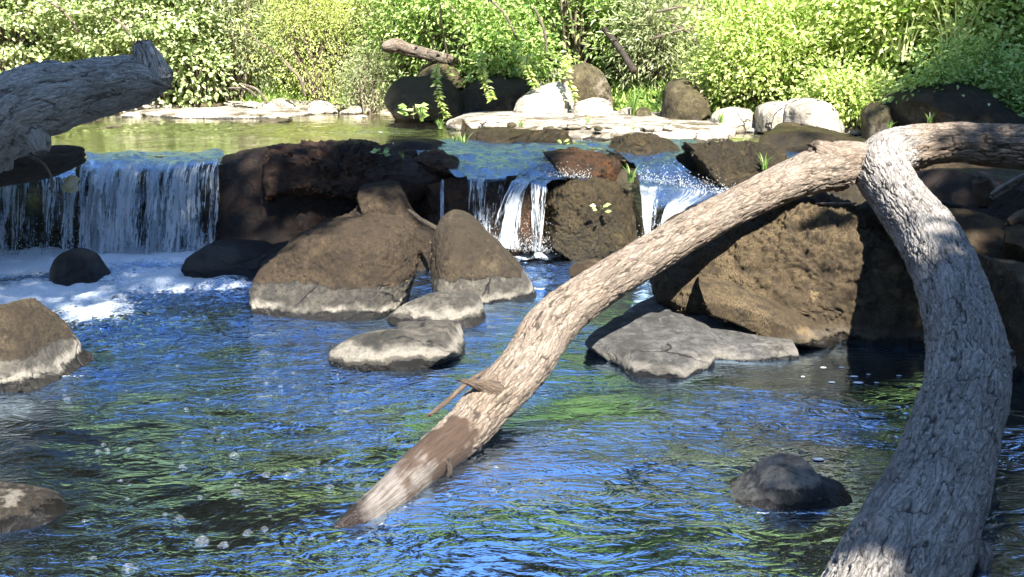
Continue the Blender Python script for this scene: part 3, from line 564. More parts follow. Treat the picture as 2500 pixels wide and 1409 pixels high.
rock([(1590, 575), (1640, 535), (1700, 515), (1760, 510), (1760, 560), (1650, 610), (1600, 600)], 6.0, (.15, .2), RM,
     'small mossy stone pressed against the back of the sloping log', name='rock', cat='rock', seed=43, noise=.05)

rock([(1930, 440), (2000, 420), (2100, 415), (2260, 425), (2300, 470), (2200, 520), (2000, 520)], 6.5, (.35, .4), RV,
     'brown mud-coated slab directly behind the fork of the logs', name='rock_slab', cat='rock slab', seed=44, noise=.06, lean=.5, deep=.1)
rock([(2200, 400), (2300, 385), (2420, 390), (2600, 395), (2700, 440), (2450, 450), (2250, 440)], 7.0, (.4, .6), RM,
     'low earthy hump seen in the gap under the horizontal limb', name='rock', cat='rock', seed=45, noise=.06, lean=.5, deep=.1)

rock([(1650, 400), (1668, 378), (1700, 372), (1735, 385), (1745, 420), (1690, 440)], 7.35, (.15, .2), RL,
     'small dark stone beside the broad brown mossy mound', name='rock', cat='rock', seed=46, noise=.07, deep=.1)

# upper pool and far bank
rock([(1090, 300), (1150, 284), (1250, 290), (1400, 288), (1550, 285), (1700, 292), (1790, 318), (1760, 335), (1600, 338), (1400, 332), (1200, 318), (1100, 310)], 9.4, (.14, .09), RS,
     'wide pale sunlit gravel shelf across the middle of the stream', name='gravel_bar', cat='gravel bar', res=96, seed=50, noise=.035, lean=.01, chops=0, fuzz=.02, flat=Z1+.03, q=3)
far = [
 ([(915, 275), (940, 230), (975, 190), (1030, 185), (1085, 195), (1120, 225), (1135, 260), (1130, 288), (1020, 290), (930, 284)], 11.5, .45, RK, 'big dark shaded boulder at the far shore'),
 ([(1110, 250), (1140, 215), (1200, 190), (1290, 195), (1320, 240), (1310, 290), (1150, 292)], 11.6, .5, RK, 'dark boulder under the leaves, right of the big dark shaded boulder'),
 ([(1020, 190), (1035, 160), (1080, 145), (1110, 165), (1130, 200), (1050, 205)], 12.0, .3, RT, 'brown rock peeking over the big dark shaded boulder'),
 ([(1255, 270), (1270, 240), (1320, 212), (1370, 200), (1395, 225), (1400, 270), (1390, 300), (1270, 300)], 10.9, .35, RS, 'bright white sunlit boulder leaning left of the standing stone'),
 ([(1365, 240), (1372, 190), (1400, 162), (1440, 155), (1475, 180), (1492, 225), (1490, 265), (1380, 268)], 11.2, .3, RT, 'upright egg-shaped standing stone with a shadowed face'),
 ([(1395, 280), (1405, 255), (1440, 241), (1480, 245), (1505, 270), (1500, 295), (1400, 298)], 10.5, .25, RS, 'low pale dome stone in front of the standing stone'),
 ([(1500, 285), (1515, 268), (1550, 265), (1560, 290)], 10.6, .15, RS, 'small pale stone beside the low dome stone'),
 ([(1548, 290), (1555, 270), (1575, 264), (1590, 275), (1590, 290)], 10.3, .12, RT, 'small brown round stone on the gravel shelf'),
 ([(1225, 200), (1240, 150), (1290, 120), (1345, 140), (1370, 180), (1340, 210), (1250, 212)], 12.4, .4, RS, 'pale rock outcrop half hidden by leaves on the far bank'),
 ([(1615, 285), (1622, 225), (1650, 195), (1700, 205), (1725, 250), (1720, 290), (1630, 292)], 10.2, .35, RT, 'eroded tan bank boulder beside the bright shrub'),
 ([(1848, 300), (1855, 262), (1900, 248), (1945, 262), (1950, 300), (1900, 310)], 9.5, .3, RS, 'bright pale boulder below the bright shrub'),
 ([(1915, 300), (1925, 255), (1975, 240), (2030, 258), (2050, 290), (2045, 322), (1960, 320)], 9.2, .3, RS, 'larger pale boulder with a dark notch below the bright shrub'),
 ([(1985, 310), (2000, 290), (2030, 285), (2055, 300), (2048, 325), (1995, 325)], 8.95, .15, RS, 'small pale stone in front of the larger pale boulder'),
 ([(2108, 320), (2115, 270), (2140, 250), (2165, 258), (2175, 300), (2170, 330), (2120, 330)], 8.8, .2, RT, 'narrow upright brown stone at the edge of the shade'),
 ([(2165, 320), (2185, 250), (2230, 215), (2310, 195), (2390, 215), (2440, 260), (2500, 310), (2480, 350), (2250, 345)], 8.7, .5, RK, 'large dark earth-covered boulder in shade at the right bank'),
 ([(2160, 240), (2175, 228), (2215, 226), (2230, 245), (2215, 268), (2170, 268)], 9.0, .2, RT, 'sunlit brown stone on top of the right bank'),
 ([(1890, 322), (1900, 306), (1940, 300), (1965, 315), (1950, 328)], 8.9, .15, RV, 'low mossy stone below the pale boulders'),
 ([(1735, 305), (1745, 278), (1790, 262), (1840, 275), (1850, 305), (1790, 312)], 9.7, .25, RS, 'jumble of pale stone under the bright shrub'),
]
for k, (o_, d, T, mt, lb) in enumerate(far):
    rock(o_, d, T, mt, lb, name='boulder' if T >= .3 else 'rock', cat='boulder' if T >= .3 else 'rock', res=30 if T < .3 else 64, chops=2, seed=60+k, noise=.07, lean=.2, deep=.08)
pales = [(325, 282, 34, 9, 'white flat stone in the upper pool below the grey snag'), (222, 296, 20, 6, 'small brown stone in the pool beside the grey snag'), (690, 296, 62, 6, 'flat brown stone awash in the upper pool'), (835, 270, 50, 10, 'low tan stone at the far waterline'), (880, 286, 18, 5, 'small white stone near the big dark shaded boulder'), (280, 312, 60, 4, 'reddish stone awash in the upper pool near the falls')]
for k, (px, py, rx, ry, lb) in enumerate(pales):
    d = W(px, py+ry*.5, Z1)[1]
    rock([(px-rx, py+ry), (px-rx*.8, py-ry*.3), (px-rx*.2, py-ry), (px+rx*.5, py-ry*.7), (px+rx, py+ry*.6), (px, py+ry*1.3)], d+.12, .16, RS if 'white' in lb or 'tan' in lb else RT, lb, name='rock', cat='rock', res=30, seed=90+k, noise=.08)

rock([(325, 276), (420, 264), (600, 257), (720, 261), (775, 271), (700, 284), (560, 287), (420, 285)], 0, (.12, .05), RS,
     'long low pale gravel bar at the foot of the far trees on the left', name='gravel_bar', cat='gravel bar', res=64, seed=51, noise=.05, lean=.0, chops=0, flat=Z1+.015, q=3)
# cobbles along the far shore
cob = []
for k in range(4):
    V, Fc = CS[12]; Q = V*np.array((1, .8, .6)); Q = Q*(1+.22*fbm(V*1.3+k*9, 3, k))[:, None]
    cob.append(mesh('cobble', Q, Fc, (RS, RS, RT, RS)[k]))
cg = random.Random(5)
def cobble(x, y, s, group, lb, k=None):
    z_ = float(ground_z(np.array([x]), np.array([y]))[0]); z_ = max(z_, Z1-.02)
    o = tag(obj('cobble', cob[cg.randrange(4) if k is None else k], None, (x, y, z_+s*.2)), lb, 'cobble', group)
    o.scale = (s*cg.uniform(.9, 1.5), s*cg.uniform(.8, 1.2), s*cg.uniform(.7, 1.1)); o.rotation_euler = (cg.uniform(-.2, .2), cg.uniform(-.2, .2), cg.uniform(0, 6.28))
for k in range(75):
    px = cg.uniform(290, 925); q = W(px, cg.uniform(262, 276), Z1); x = q[0]; y = shore(x)+cg.uniform(-.35, .45)
    cobble(x, y, cg.uniform(.05, .16), 'cobbles along the far waterline', 'pale sunlit cobble lying along the far waterline at the left')
for k in range(45):
    px = cg.uniform(1480, 2120); x = (px-1250)/F*10; y = shore(x)+cg.uniform(-.3, .35)
    cobble(x, y, cg.uniform(.04, .12), 'cobbles under the right bank', 'pale sunlit cobble lying at the foot of the right bank')

for k in range(34):
    px = cg.uniform(1130, 1720); q = W(px, cg.uniform(288, 322), Z1+.1); s_ = cg.uniform(.02, .06)
    o = tag(obj('pebble', cob[cg.randrange(4)], None, (q[0], q[1]+.3, Z1+.10)), 'small pale pebble lying on the sunlit gravel shelf', 'pebble', 'pebbles on the gravel shelf'); o.scale = (s_*1.3, s_, s_*.9); o.rotation_euler.z = cg.uniform(0, 6)
LT = np.vstack(LIT); n_ = len(LT); Dn = rng.normal(size=(n_, 3)); Dn -= LT[:, 3:]*(Dn*LT[:, 3:]).sum(1)[:, None]*.85
tag(leaves('leaf_litter', LT[:, :3]+LT[:, 3:]*.008, Dn, LT[:, 3:]+rng.normal(size=(n_, 3))*.3, rng.uniform(.012, .045, n_), rng.uniform(.003, .016, n_), leaf_mat('dead_leaf_litter', (.10, .06, .03), (.45, .36, .2), .1, .8)), 'dry leaf bits and needles lying on the mossy rocks', 'leaf litter', kind='stuff')
# ------------------------------------------------------------------ logs
def tube_arrays(pts, rad, n, nu, cell=.05, stretch=.28, depth=.012, seed=0, lump=.06, flat=None):
    C = catmull(pts, n); R = catmull(np.array(rad)[:, None], n)[:, 0]
    T = np.gradient(C, axis=0); T /= np.linalg.norm(T, axis=1)[:, None]
    nrm = np.zeros_like(C); v = np.cross(T[0], (0, 0, 1.)); v = v if np.linalg.norm(v) > .1 else np.array((1., 0, 0)); v /= np.linalg.norm(v)
    for i in range(n):
        v = v-T[i]*(v@T[i]); v /= np.linalg.norm(v); nrm[i] = v
    B = np.cross(T, nrm); s = np.concatenate(([0], np.cumsum(np.linalg.norm(np.diff(C, axis=0), axis=1))))
    a = np.linspace(0, 2*math.pi, nu, endpoint=False); ca, sa = np.cos(a), np.sin(a)
    dirs = nrm[:, None]*ca[None, :, None]+B[:, None]*sa[None, :, None]
    RR = np.repeat(R, nu); SS = np.repeat(s, nu); Rm = R.mean(); A = np.tile(a, n)
    q = np.stack((np.tile(ca, n)*Rm, np.tile(sa, n)*Rm, SS*stretch), 1)
    qw = q+np.stack((fbm(q*9, 2, seed+1), fbm(q*9, 2, seed+2), fbm(q*7, 2, seed+3)), 1)*cell*.55
    qw2 = np.stack((np.tile(ca, n)*Rm, np.tile(sa, n)*Rm, SS), 1)
    f1, f2, cid = worley(qw/cell, seed); e = f2-f1
    g1, g2, _ = worley(qw/cell*2.3+5, seed+8)
    qs = np.stack((q[:, 0], q[:, 1], SS*.17), 1); wv = .35*cell*np.stack((fbm(qw2*22, 2, seed+61), fbm(qw2*22, 2, seed+62), 0*SS), 1)
    l1 = np.abs(fbm((qs+wv)/cell*.75, 2, seed+63)); l2 = np.abs(fbm((qs+wv)/cell*1.5+7, 2, seed+64)); den = sm(-.6, .25, fbm(qw2*13, 2, seed+65))
    long1 = (1-sm(.0, .11, l1))*(.45+.55*den); long2 = (1-sm(0, .10, l2))*.6*den
    plate = (1-sm(0, .16, e))*.42*sm(-.5, .2, fbm(q*16+4, 2, seed+66))
    rt = np.abs(fbm(qw2/cell*np.array((.7, .7, 1.7)), 2, seed+20)); tr = (1-sm(0, .045, rt))*sm(.0, .35, fbm(qw2*25, 2, seed+42))*.75
    ck = np.clip(np.maximum.reduce((long1, long2, plate, tr)), 0, 1)
    dis = depth*(-ck+.55*cid+.35*sm(.0, .5, l1)+.3*fbm(q/cell*1.2, 3, seed+50))+lump*RR*fbm(qw2*np.array((3.5, 3.5, 3)), 3, seed+5)+.0025*fbm(qw2*70, 2, seed+6)
    dis *= np.clip(RR/(Rm*.5), 0, 1)
    V = np.repeat(C, nu, 0)+dirs.reshape(-1, 3)*(RR+dis)[:, None]
    Fc = grid_faces(n, nu, True)
    uv = np.stack((A/(2*math.pi)*Rm*6.28, SS), 1)
    return V, Fc, dict(crack=ck, cell=cid, bare=0*ck, wet=0*ck), uv, (C, s, SS, A, RR)
def cap(V, Fc, at, uv, n, nu, which, push=0.02):
    """close an end with a ragged dome"""
    i0 = 0 if which == 0 else (n-1)*nu; ring = np.arange(i0, i0+nu); c = V[ring].mean(0)
    i1 = nu if which == 0 else (n-2)*nu; dr = c-V[i1:i1+nu].mean(0); dr = dr/max(1e-6, np.linalg.norm(dr))
    rings = [ring]; 
    for k, f in enumerate((.75, .45, .12)):
        Vn = c+(V[ring]-c)*f+dr*push*(1-f)+dr*(push*1.2*fbm(V[ring]*40, 2, 9+k))[:, None]
        b = len(V); V = np.vstack((V, Vn)); rings.append(np.arange(b, b+nu))
        for kk in at: at[kk] = np.concatenate((at[kk], at[kk][ring]*0+(.85 if kk == 'bare' else 0.)))
        uv = np.vstack((uv, uv[ring]))
    fs = []
    for a, b in zip(rings[:-1], rings[1:]):
        q = np.stack((a, np.roll(a, -1), np.roll(b, -1), b), 1); fs.append(q[:, ::-1] if which == 0 else q)
    return V, np.vstack([Fc]+fs), at, uv
def log(name, spec, mat, parent=None, n=300, nu=160, caps=(1, 1), fx=None, **kw):
    """spec: (px, py, dist, radius px in the photo)"""
    pts = [P(a, b, d) for a, b, d, r in spec]; rad = [r*math.hypot(d, CH*.4)/F for a, b, d, r in spec]
    V, Fc, at, uv, info = tube_arrays(pts, rad, n, nu, **kw)
    if fx: V = fx(V, at, info) if fx else V
    if caps[0]: V, Fc, at, uv = cap(V, Fc, at, uv, n, nu, 0)
    if caps[1]: V, Fc, at, uv = cap(V, Fc, at, uv, n, nu, 1)
    me = mesh(name, V, Fc, mat, attrs=at, uv=uv)
    return obj(name, me, parent)
def rebase(o, root):                                      # child meshes hold world positions: move them relative to the root
    o.matrix_parent_inverse.identity(); me = o.data; l = np.array(root.location)
    co = np.empty(len(me.vertices)*3, np.float32); me.vertices.foreach_get('co', co); co = co.reshape(-1, 3)-l.astype(np.float32)
    me.vertices.foreach_set('co', co.ravel()); me.update(); return o
BK1 = bark_mat('grey_brown_bark', (.32, .262, .21), (.028, .019, .013), (.21, .15, .105), .85)
BK2 = bark_mat('grey_bark', (.44, .41, .375), (.035, .028, .024), (.2, .18, .165), .9)
BK3 = bark_mat('weathered_wood', (.56, .53, .48), (.035, .03, .024), (.24, .21, .17), .85)
BK4 = bark_mat('dark_wet_wood', (.07, .055, .045), (.012, .01, .008), (.05, .035, .02), .8)
BKT = bark_mat('brown_twig', (.15, .11, .08), (.04, .025, .015), (.10, .07, .05), .5)

root = empty('fallen_log', tuple(W(850, 1310)), 'long pale brown log sloping down across the pool, its peeled tip in the water', 'log')
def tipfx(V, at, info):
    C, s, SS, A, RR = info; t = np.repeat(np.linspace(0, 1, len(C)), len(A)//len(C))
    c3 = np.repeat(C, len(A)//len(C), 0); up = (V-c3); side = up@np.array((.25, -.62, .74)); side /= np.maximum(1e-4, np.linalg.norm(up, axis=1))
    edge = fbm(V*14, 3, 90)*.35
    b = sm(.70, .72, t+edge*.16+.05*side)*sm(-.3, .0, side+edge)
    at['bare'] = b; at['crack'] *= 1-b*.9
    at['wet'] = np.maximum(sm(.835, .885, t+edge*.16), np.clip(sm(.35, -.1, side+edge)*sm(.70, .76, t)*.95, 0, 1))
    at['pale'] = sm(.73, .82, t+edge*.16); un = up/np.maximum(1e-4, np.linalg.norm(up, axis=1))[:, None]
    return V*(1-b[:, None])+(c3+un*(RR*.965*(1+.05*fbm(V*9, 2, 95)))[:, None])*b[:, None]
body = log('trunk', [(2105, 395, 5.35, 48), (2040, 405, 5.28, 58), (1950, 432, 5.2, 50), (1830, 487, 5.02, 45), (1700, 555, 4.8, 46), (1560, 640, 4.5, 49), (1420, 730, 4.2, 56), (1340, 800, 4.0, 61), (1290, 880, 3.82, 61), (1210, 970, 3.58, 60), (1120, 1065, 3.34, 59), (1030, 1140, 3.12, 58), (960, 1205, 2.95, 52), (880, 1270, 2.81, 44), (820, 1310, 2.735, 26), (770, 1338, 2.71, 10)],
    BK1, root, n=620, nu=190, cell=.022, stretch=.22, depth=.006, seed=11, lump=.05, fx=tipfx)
rebase(body, root)
rebase(log('branch_stub', [(2062, 425, 5.30, 48), (2035, 405, 5.26, 48), (2010, 382, 5.24, 40), (1985, 360, 5.22, 20)], BK1, root, n=60, nu=80, cell=.03, depth=.006, seed=12, caps=(0, 1)), root)
rebase(log('broken_branch', [(1220, 960, 3.54, 30), (1195, 950, 3.50, 24), (1175, 942, 3.48, 17), (1150, 935, 3.46, 9), (1124, 930, 3.45, 3)], BKT, root, n=50, nu=60, cell=.012, depth=.004, seed=13, caps=(0, 1), lump=.25), root)
rebase(log('bark_strip', [(1085, 1115, 3.15, 8), (1098, 1145, 3.11, 6), (1092, 1175, 3.10, 5), (1094, 1210, 3.08, 2)], BK4, root, n=30, nu=20, cell=.01, depth=.002, seed=14, caps=(0, 1), lump=.4), root)

root = empty('forked_log', tuple(P(2220, 1409, 2.35)), 'thick grey cracked-bark log forking at the top right and bending to the bottom edge', 'log')
rebase(log('trunk', [(2380, 352, 5.50, 34), (2300, 350, 5.48, 42), (2225, 358, 5.44, 50), (2172, 378, 5.38, 58), (2152, 412, 5.27, 62), (2176, 456, 5.1, 62), (2215, 510, 4.85, 66), (2265, 580, 4.55, 72), (2310, 670, 4.22, 76), (2342, 770, 3.88, 84), (2362, 870, 3.56, 93), (2355, 970, 3.28, 100), (2325, 1070, 3.04, 108), (2290, 1180, 2.80, 122), (2240, 1300, 2.56, 142), (2190, 1420, 2.38, 160), (2110, 1620, 2.1, 185)],
    BK2, root, n=900, nu=280, cell=.0175, stretch=.22, depth=.0085, seed=21, lump=.05), root)
rebase(log('limb', [(2150, 400, 5.36, 40), (2180, 375, 5.40, 50), (2225, 360, 5.44, 52), (2290, 350, 5.46, 46), (2360, 350, 5.48, 45), (2440, 355, 5.48, 48), (2540, 362, 5.45, 52), (2700, 380, 5.4, 55)],
    BK1, root, n=320, nu=160, cell=.034, stretch=.2, depth=.013, seed=22, caps=(1, 1)), root)
rebase(log('knot', [(2440, 880, 3.5, 16), (2452, 875, 3.48, 30), (2462, 868, 3.47, 22), (2470, 865, 3.46, 8)], BK2, root, n=40, nu=50, cell=.02, depth=.006, seed=23, lump=.2), root)
rebase(log('knot', [(2370, 1330, 2.55, 30), (2388, 1352, 2.52, 34), (2394, 1375, 2.5, 26), (2396, 1400, 2.48, 10)], BK2, root, n=40, nu=50, cell=.02, depth=.006, seed=24, lump=.2), root)

root = empty('snag_log', tuple(P(60, 370, 6.1)), 'thick weathered grey snag log jutting in from the left above the falls', 'log')
rebase(log('trunk', [(-260, 470, 5.9, 125), (-120, 375, 6.0, 104), (0, 298, 6.1, 92), (100, 250, 6.15, 84), (200, 224, 6.2, 72), (290, 208, 6.2, 60), (355, 196, 6.2, 55), (388, 198, 6.2, 44), (404, 206, 6.2, 28), (413, 212, 6.2, 8)],
    BK3, root, n=360, nu=180, cell=.04, stretch=.4, depth=.012, seed=31, lump=.24, caps=(1, 1)), root)
rebase(log('branch_stub', [(372, 195, 6.18, 48), (362, 150, 6.18, 36), (352, 120, 6.18, 25), (347, 106, 6.18, 20)], BK3, root, n=60, nu=80, cell=.05, depth=.008, seed=32, caps=(0, 1), lump=.15), root)
rebase(log('root_stub', [(50, 300, 6.1, 64), (74, 325, 6.05, 46), (92, 348, 6.02, 32), (100, 372, 6.0, 18)], BK3, root, n=60, nu=80, cell=.04, depth=.008, seed=33, caps=(0, 1), lump=.15), root)
root = empty('sunken_log', tuple(P(60, 420, 6.6)), 'dark wet log lying along the lip of the left falls under the grey snag', 'log')
rebase(log('trunk', [(-300, 440, 6.5, 48), (-100, 425, 6.55, 46), (0, 412, 6.6, 42), (90, 400, 6.65, 38), (160, 385, 6.7, 30), (200, 378, 6.75, 20)], BK4, root, n=160, nu=100, cell=.04, depth=.006, seed=34, lump=.12), root)
rebase(log('branch_stub', [(5, 400, 6.5, 26), (14, 360, 6.45, 15), (24, 325, 6.42, 12), (32, 308, 6.4, 11)], BK3, root, n=40, nu=40, cell=.03, depth=.004, seed=35, caps=(0, 1)), root)
root = empty('far_log', tuple(P(1000, 125, 11.7)), 'short sunlit broken log lying on the far bank above the big dark shaded boulder', 'log')
rebase(log('trunk', [(935, 118, 11.6, 8), (945, 115, 11.6, 14), (970, 112, 11.65, 16), (1000, 122, 11.7, 14), (1060, 138, 11.8, 14), (1110, 150, 12., 13)], BK1, root, n=80, nu=50, cell=.05, depth=.01, seed=36, lump=.15), root)
def thin(name, spec, mat, label, cat, **kw):
    o = log(name, spec, mat, n=kw.pop('n', 60), nu=14, cell=.02, depth=.001, lump=.15, **kw); b = np.array(P(*spec[0][:3]))
    o.location = b; rebase_l = b.astype(np.float32); me = o.data; co = np.empty(len(me.vertices)*3, np.float32); me.vertices.foreach_get('co', co)
    me.vertices.foreach_set('co', (co.reshape(-1, 3)-rebase_l).ravel()); me.update(); return tag(o, label, cat)
thin('twig', [(1235, 878, 3.85, 5), (1190, 905, 3.78, 6), (1150, 928, 3.7, 6), (1110, 962, 3.62, 6), (1085, 985, 3.58, 6), (1050, 1012, 3.52, 5)], BKT, 'thin brown twig with a pale end sticking out below the sloping log', 'twig')
thin('stick', [(1000, 515, 6.2, 5), (1030, 538, 6.15, 6), (1068, 560, 6.1, 7)], BK4, 'short dark stick wedged between the knobbly boulder and the pointed boulder', 'stick')
thin('root', [(45, 372, 6.4, 6), (80, 385, 6.4, 4), (105, 400, 6.4, 3.5), (122, 425, 6.4, 3), (130, 455, 6.4, 3), (122, 462, 6.4, 2), (155, 485, 6.4, 1.5)], BK1, 'thin pale curling root hanging in front of the left falls', 'root')
thin('straw', [(2005, 497, 5.0, 3), (2085, 497, 5.0, 2.5)], BK1, 'thin pale straw lying on top of the huge tan boulder', 'straw')
thin('dead_branch', [(1475, 70, 11.4, 7), (1510, 115, 11.2, 8), (1530, 145, 11., 8), (1550, 175, 10.9, 9)], BK4, 'dead grey branch slanting out of the leaves above the standing stone', 'branch')
for k, (a_, b_, dd, lb) in enumerate([((95, -10), (190, 75), 12.6, 'pale twig slanting down in the leaves at the upper left'), ((255, 30), (335, 115), 12.6, 'grey twig slanting to the snag tip'), ((700, 160), (745, 235), 12.8, 'thin pale stem at the foot of the feathery yellow shrub'), ((1185, -10), (1262, 95), 11.6, 'long thin pale stem in the middle leaves'), ((1305, 20), (1335, 140), 11.5, 'upright thin stem above the pale outcrop'), ((1590, 95), (1750, 60), 11.0, 'pale arching twig across the dark gap'), ((1600, 30), (1720, 20), 11.0, 'pale level twig in the dark gap at the top'), ((1640, 60), (1700, 110), 11.0, 'bent straw-coloured twig in the dark gap'), ((560, 215), (625, 235), 12.5, 'arched pale drift branch above the far cobbles'), ((590, 205), (650, 250), 12.4, 'second pale drift branch leaning on the far cobbles')]):
    thin('twig', [(*a_, dd, 2.6), ((a_[0]+b_[0])/2+8, (a_[1]+b_[1])/2-8, dd-.05, 3.2), (*b_, dd, 3.2)], BK1, lb, 'twig', n=30)
thin('stick', [(2420, 480, 5.7, 10), (2460, 455, 5.65, 12), (2520, 425, 5.6, 12)], BK3, 'weathered stick slanting under the horizontal limb at the right edge', 'stick')
thin('stick', [(2240, 485, 5.7, 5), (2310, 500, 5.7, 9), (2380, 520, 5.7, 9), (2430, 540, 5.7, 5)], BK4, 'dark stick lying in the shade behind the thick log', 'stick')
thin('wood_chunk', [(2395, 440, 5.75, 22), (2402, 470, 5.75, 26), (2405, 500, 5.75, 18)], BKT, 'stubby reddish wood chunk in the shade under the horizontal limb', 'wood')
thin('wood_chunk', [(2462, 545, 5.2, 10), (2490, 530, 5.2, 16), (2530, 520, 5.2, 18)], BKT, 'broken red-brown wood chunk at the right edge of the view', 'wood')
o = rock([(150, 462), (158, 442), (172, 428), (190, 424), (194, 436), (186, 452), (190, 466), (168, 470)], 6.72, (.03, .03), plain_mat('yellowed_leaf', (.45, .38, .16), (.62, .58, .42), 30, .6), 'yellow and white scrap of dead leaf caught at the edge of the left falls', name='dead_leaf', cat='leaf', res=30, lean=0, seed=77)

# ------------------------------------------------------------------ bubbles on the water
bm_ = N('bubble_film'); lw = bm_.n('LayerWeight', {0: .35}).outputs[1]
bt = bm_.n('BsdfTransparent', {0: (.92, .95, 1, 1)}); bg2 = bm_.n('BsdfGlossy', {0: (1, 1, 1, 1), 1: .05}); bd = bm_.n('BsdfDiffuse', {0: (.8, .85, .9, 1)})
b1 = bm_.n('MixShader', {0: .5, 1: bg2.outputs[0], 2: bd.outputs[0]}); b2 = bm_.n('MixShader', {0: bm_.ramp(lw, .5, .95, .07, .88), 1: bt.outputs[0], 2: b1.outputs[0]})
BM = bm_.out(b2.outputs[0])
def bubble_mesh(k):
    g = np.random.default_rng(k); Vs = []; Fs = []; b = 0
    items = [(0, 0, 1)]+[(math.cos(a)*rr_, math.sin(a)*rr_, g.uniform(.2, .5)) for a, rr_ in zip(g.uniform(0, 6.28, 2+k*2), g.uniform(.8, 1.5, 2+k*2))]
    for x, y, r in items:
        ph = np.linspace(0, 1.57, 6); th = np.linspace(0, 6.2832, 14, endpoint=False); A, B = np.meshgrid(ph, th, indexing='ij')
        Vs.append(np.stack((x+r*np.cos(A)*np.cos(B)*1.0, y+r*np.cos(A)*np.sin(B), r*.75*np.sin(A)), 2).reshape(-1, 3)); Fs.append(grid_faces(6, 14, True)+b); b += 84
    return mesh('bubble', np.vstack(Vs), np.vstack(Fs), BM)
bms = [bubble_mesh(k) for k in range(4)]; bgx = random.Random(11)
bub = [(575, 1205, 1.4), (493, 1322, 1.5), (545, 1332, 1.), (313, 1388, 1.4), (605, 1302, 1), (645, 1294, 1), (440, 1268, 1), (402, 1260, .8), (490, 1218, .8), (603, 1240, .7), (572, 1112, 1.1), (650, 1160, 1.1), (700, 1160, .9), (805, 1190, .9), (165, 975, 1), (262, 1100, .8), (313, 1098, .8), (444, 1140, .8), (1210, 1143, .9), (1205, 1199, .8), (1250, 1198, .7), (1095, 1210, .7), (1390, 1050, .6), (645, 1225, .6), (735, 1150, .9)]
for k in range(75):
    px = bgx.gauss(520, 230); py = bgx.gauss(1050, 140)
    if 120 < px < 980 and 880 < py < 1400: bub.append((px, py, bgx.uniform(.25, .75)))
for px, py, s in bub:
    q = W(px, py); o = tag(obj('bubble', bms[bgx.randrange(4)], None, (q[0], q[1], .001)), 'clear bubble floating on the water near the sloping log', 'bubble', 'bubbles drifting on the pool'); s *= .012; o.scale = (s, s, s); o.rotation_euler.z = bgx.uniform(0, 6)
FMt = plain_mat('foam_fleck', (.6, .66, .72), (.8, .84, .88), 60, .5); fl = mesh('foam_fleck', CS[12][0]*np.array((1, .6, .12)), CS[12][1], FMt)
for px, py, s in [(2010, 898, 1), (2055, 898, .9), (2085, 920, 1.3), (2095, 935, 1.6), (2030, 934, 1), (2120, 915, .7), (2195, 918, .9), (1960, 920, .6), (2220, 945, .6), (1880, 912, .6), (2140, 935, .8), (1998, 1122, 1.4), (1920, 905, .5)]:
    q = W(px, py); o = tag(obj('foam_fleck', fl, None, (q[0], q[1], .002)), 'tiny white fleck of foam on the dark water beside the thick log', 'foam', 'foam flecks on the dark water'); s *= .014; o.scale = (s, s, s)

# ------------------------------------------------------------------ leaves
STEM = plain_mat('shrub_stem', (.09, .065, .045), (.2, .16, .12), 30)
STEMG = plain_mat('green_stem', (.12, .15, .05), (.3, .32, .14), 30)
def stems(name, segs, mat, parent, base, nu=5):
    Vs = []; Fs = []; b = 0
    for pts, r0, r1 in segs:
        C = catmull(pts, 9)-np.array(base); n = 9; T = np.gradient(C, axis=0); T /= np.linalg.norm(T, axis=1)[:, None]
        v = np.cross(T, (0.31, .9, .2)); v /= np.linalg.norm(v, axis=1)[:, None]; B = np.cross(T, v); R = np.linspace(r0, r1, n)
        a = np.linspace(0, 6.2832, nu, endpoint=False)
        V = C[:, None]+(v[:, None]*np.cos(a)[None, :, None]+B[:, None]*np.sin(a)[None, :, None])*R[:, None, None]
        Vs.append(V.reshape(-1, 3)); Fs.append(grid_faces(n, nu, True)+b); b += n*nu
    return obj(name, mesh(name, np.vstack(Vs), np.vstack(Fs), mat), parent)
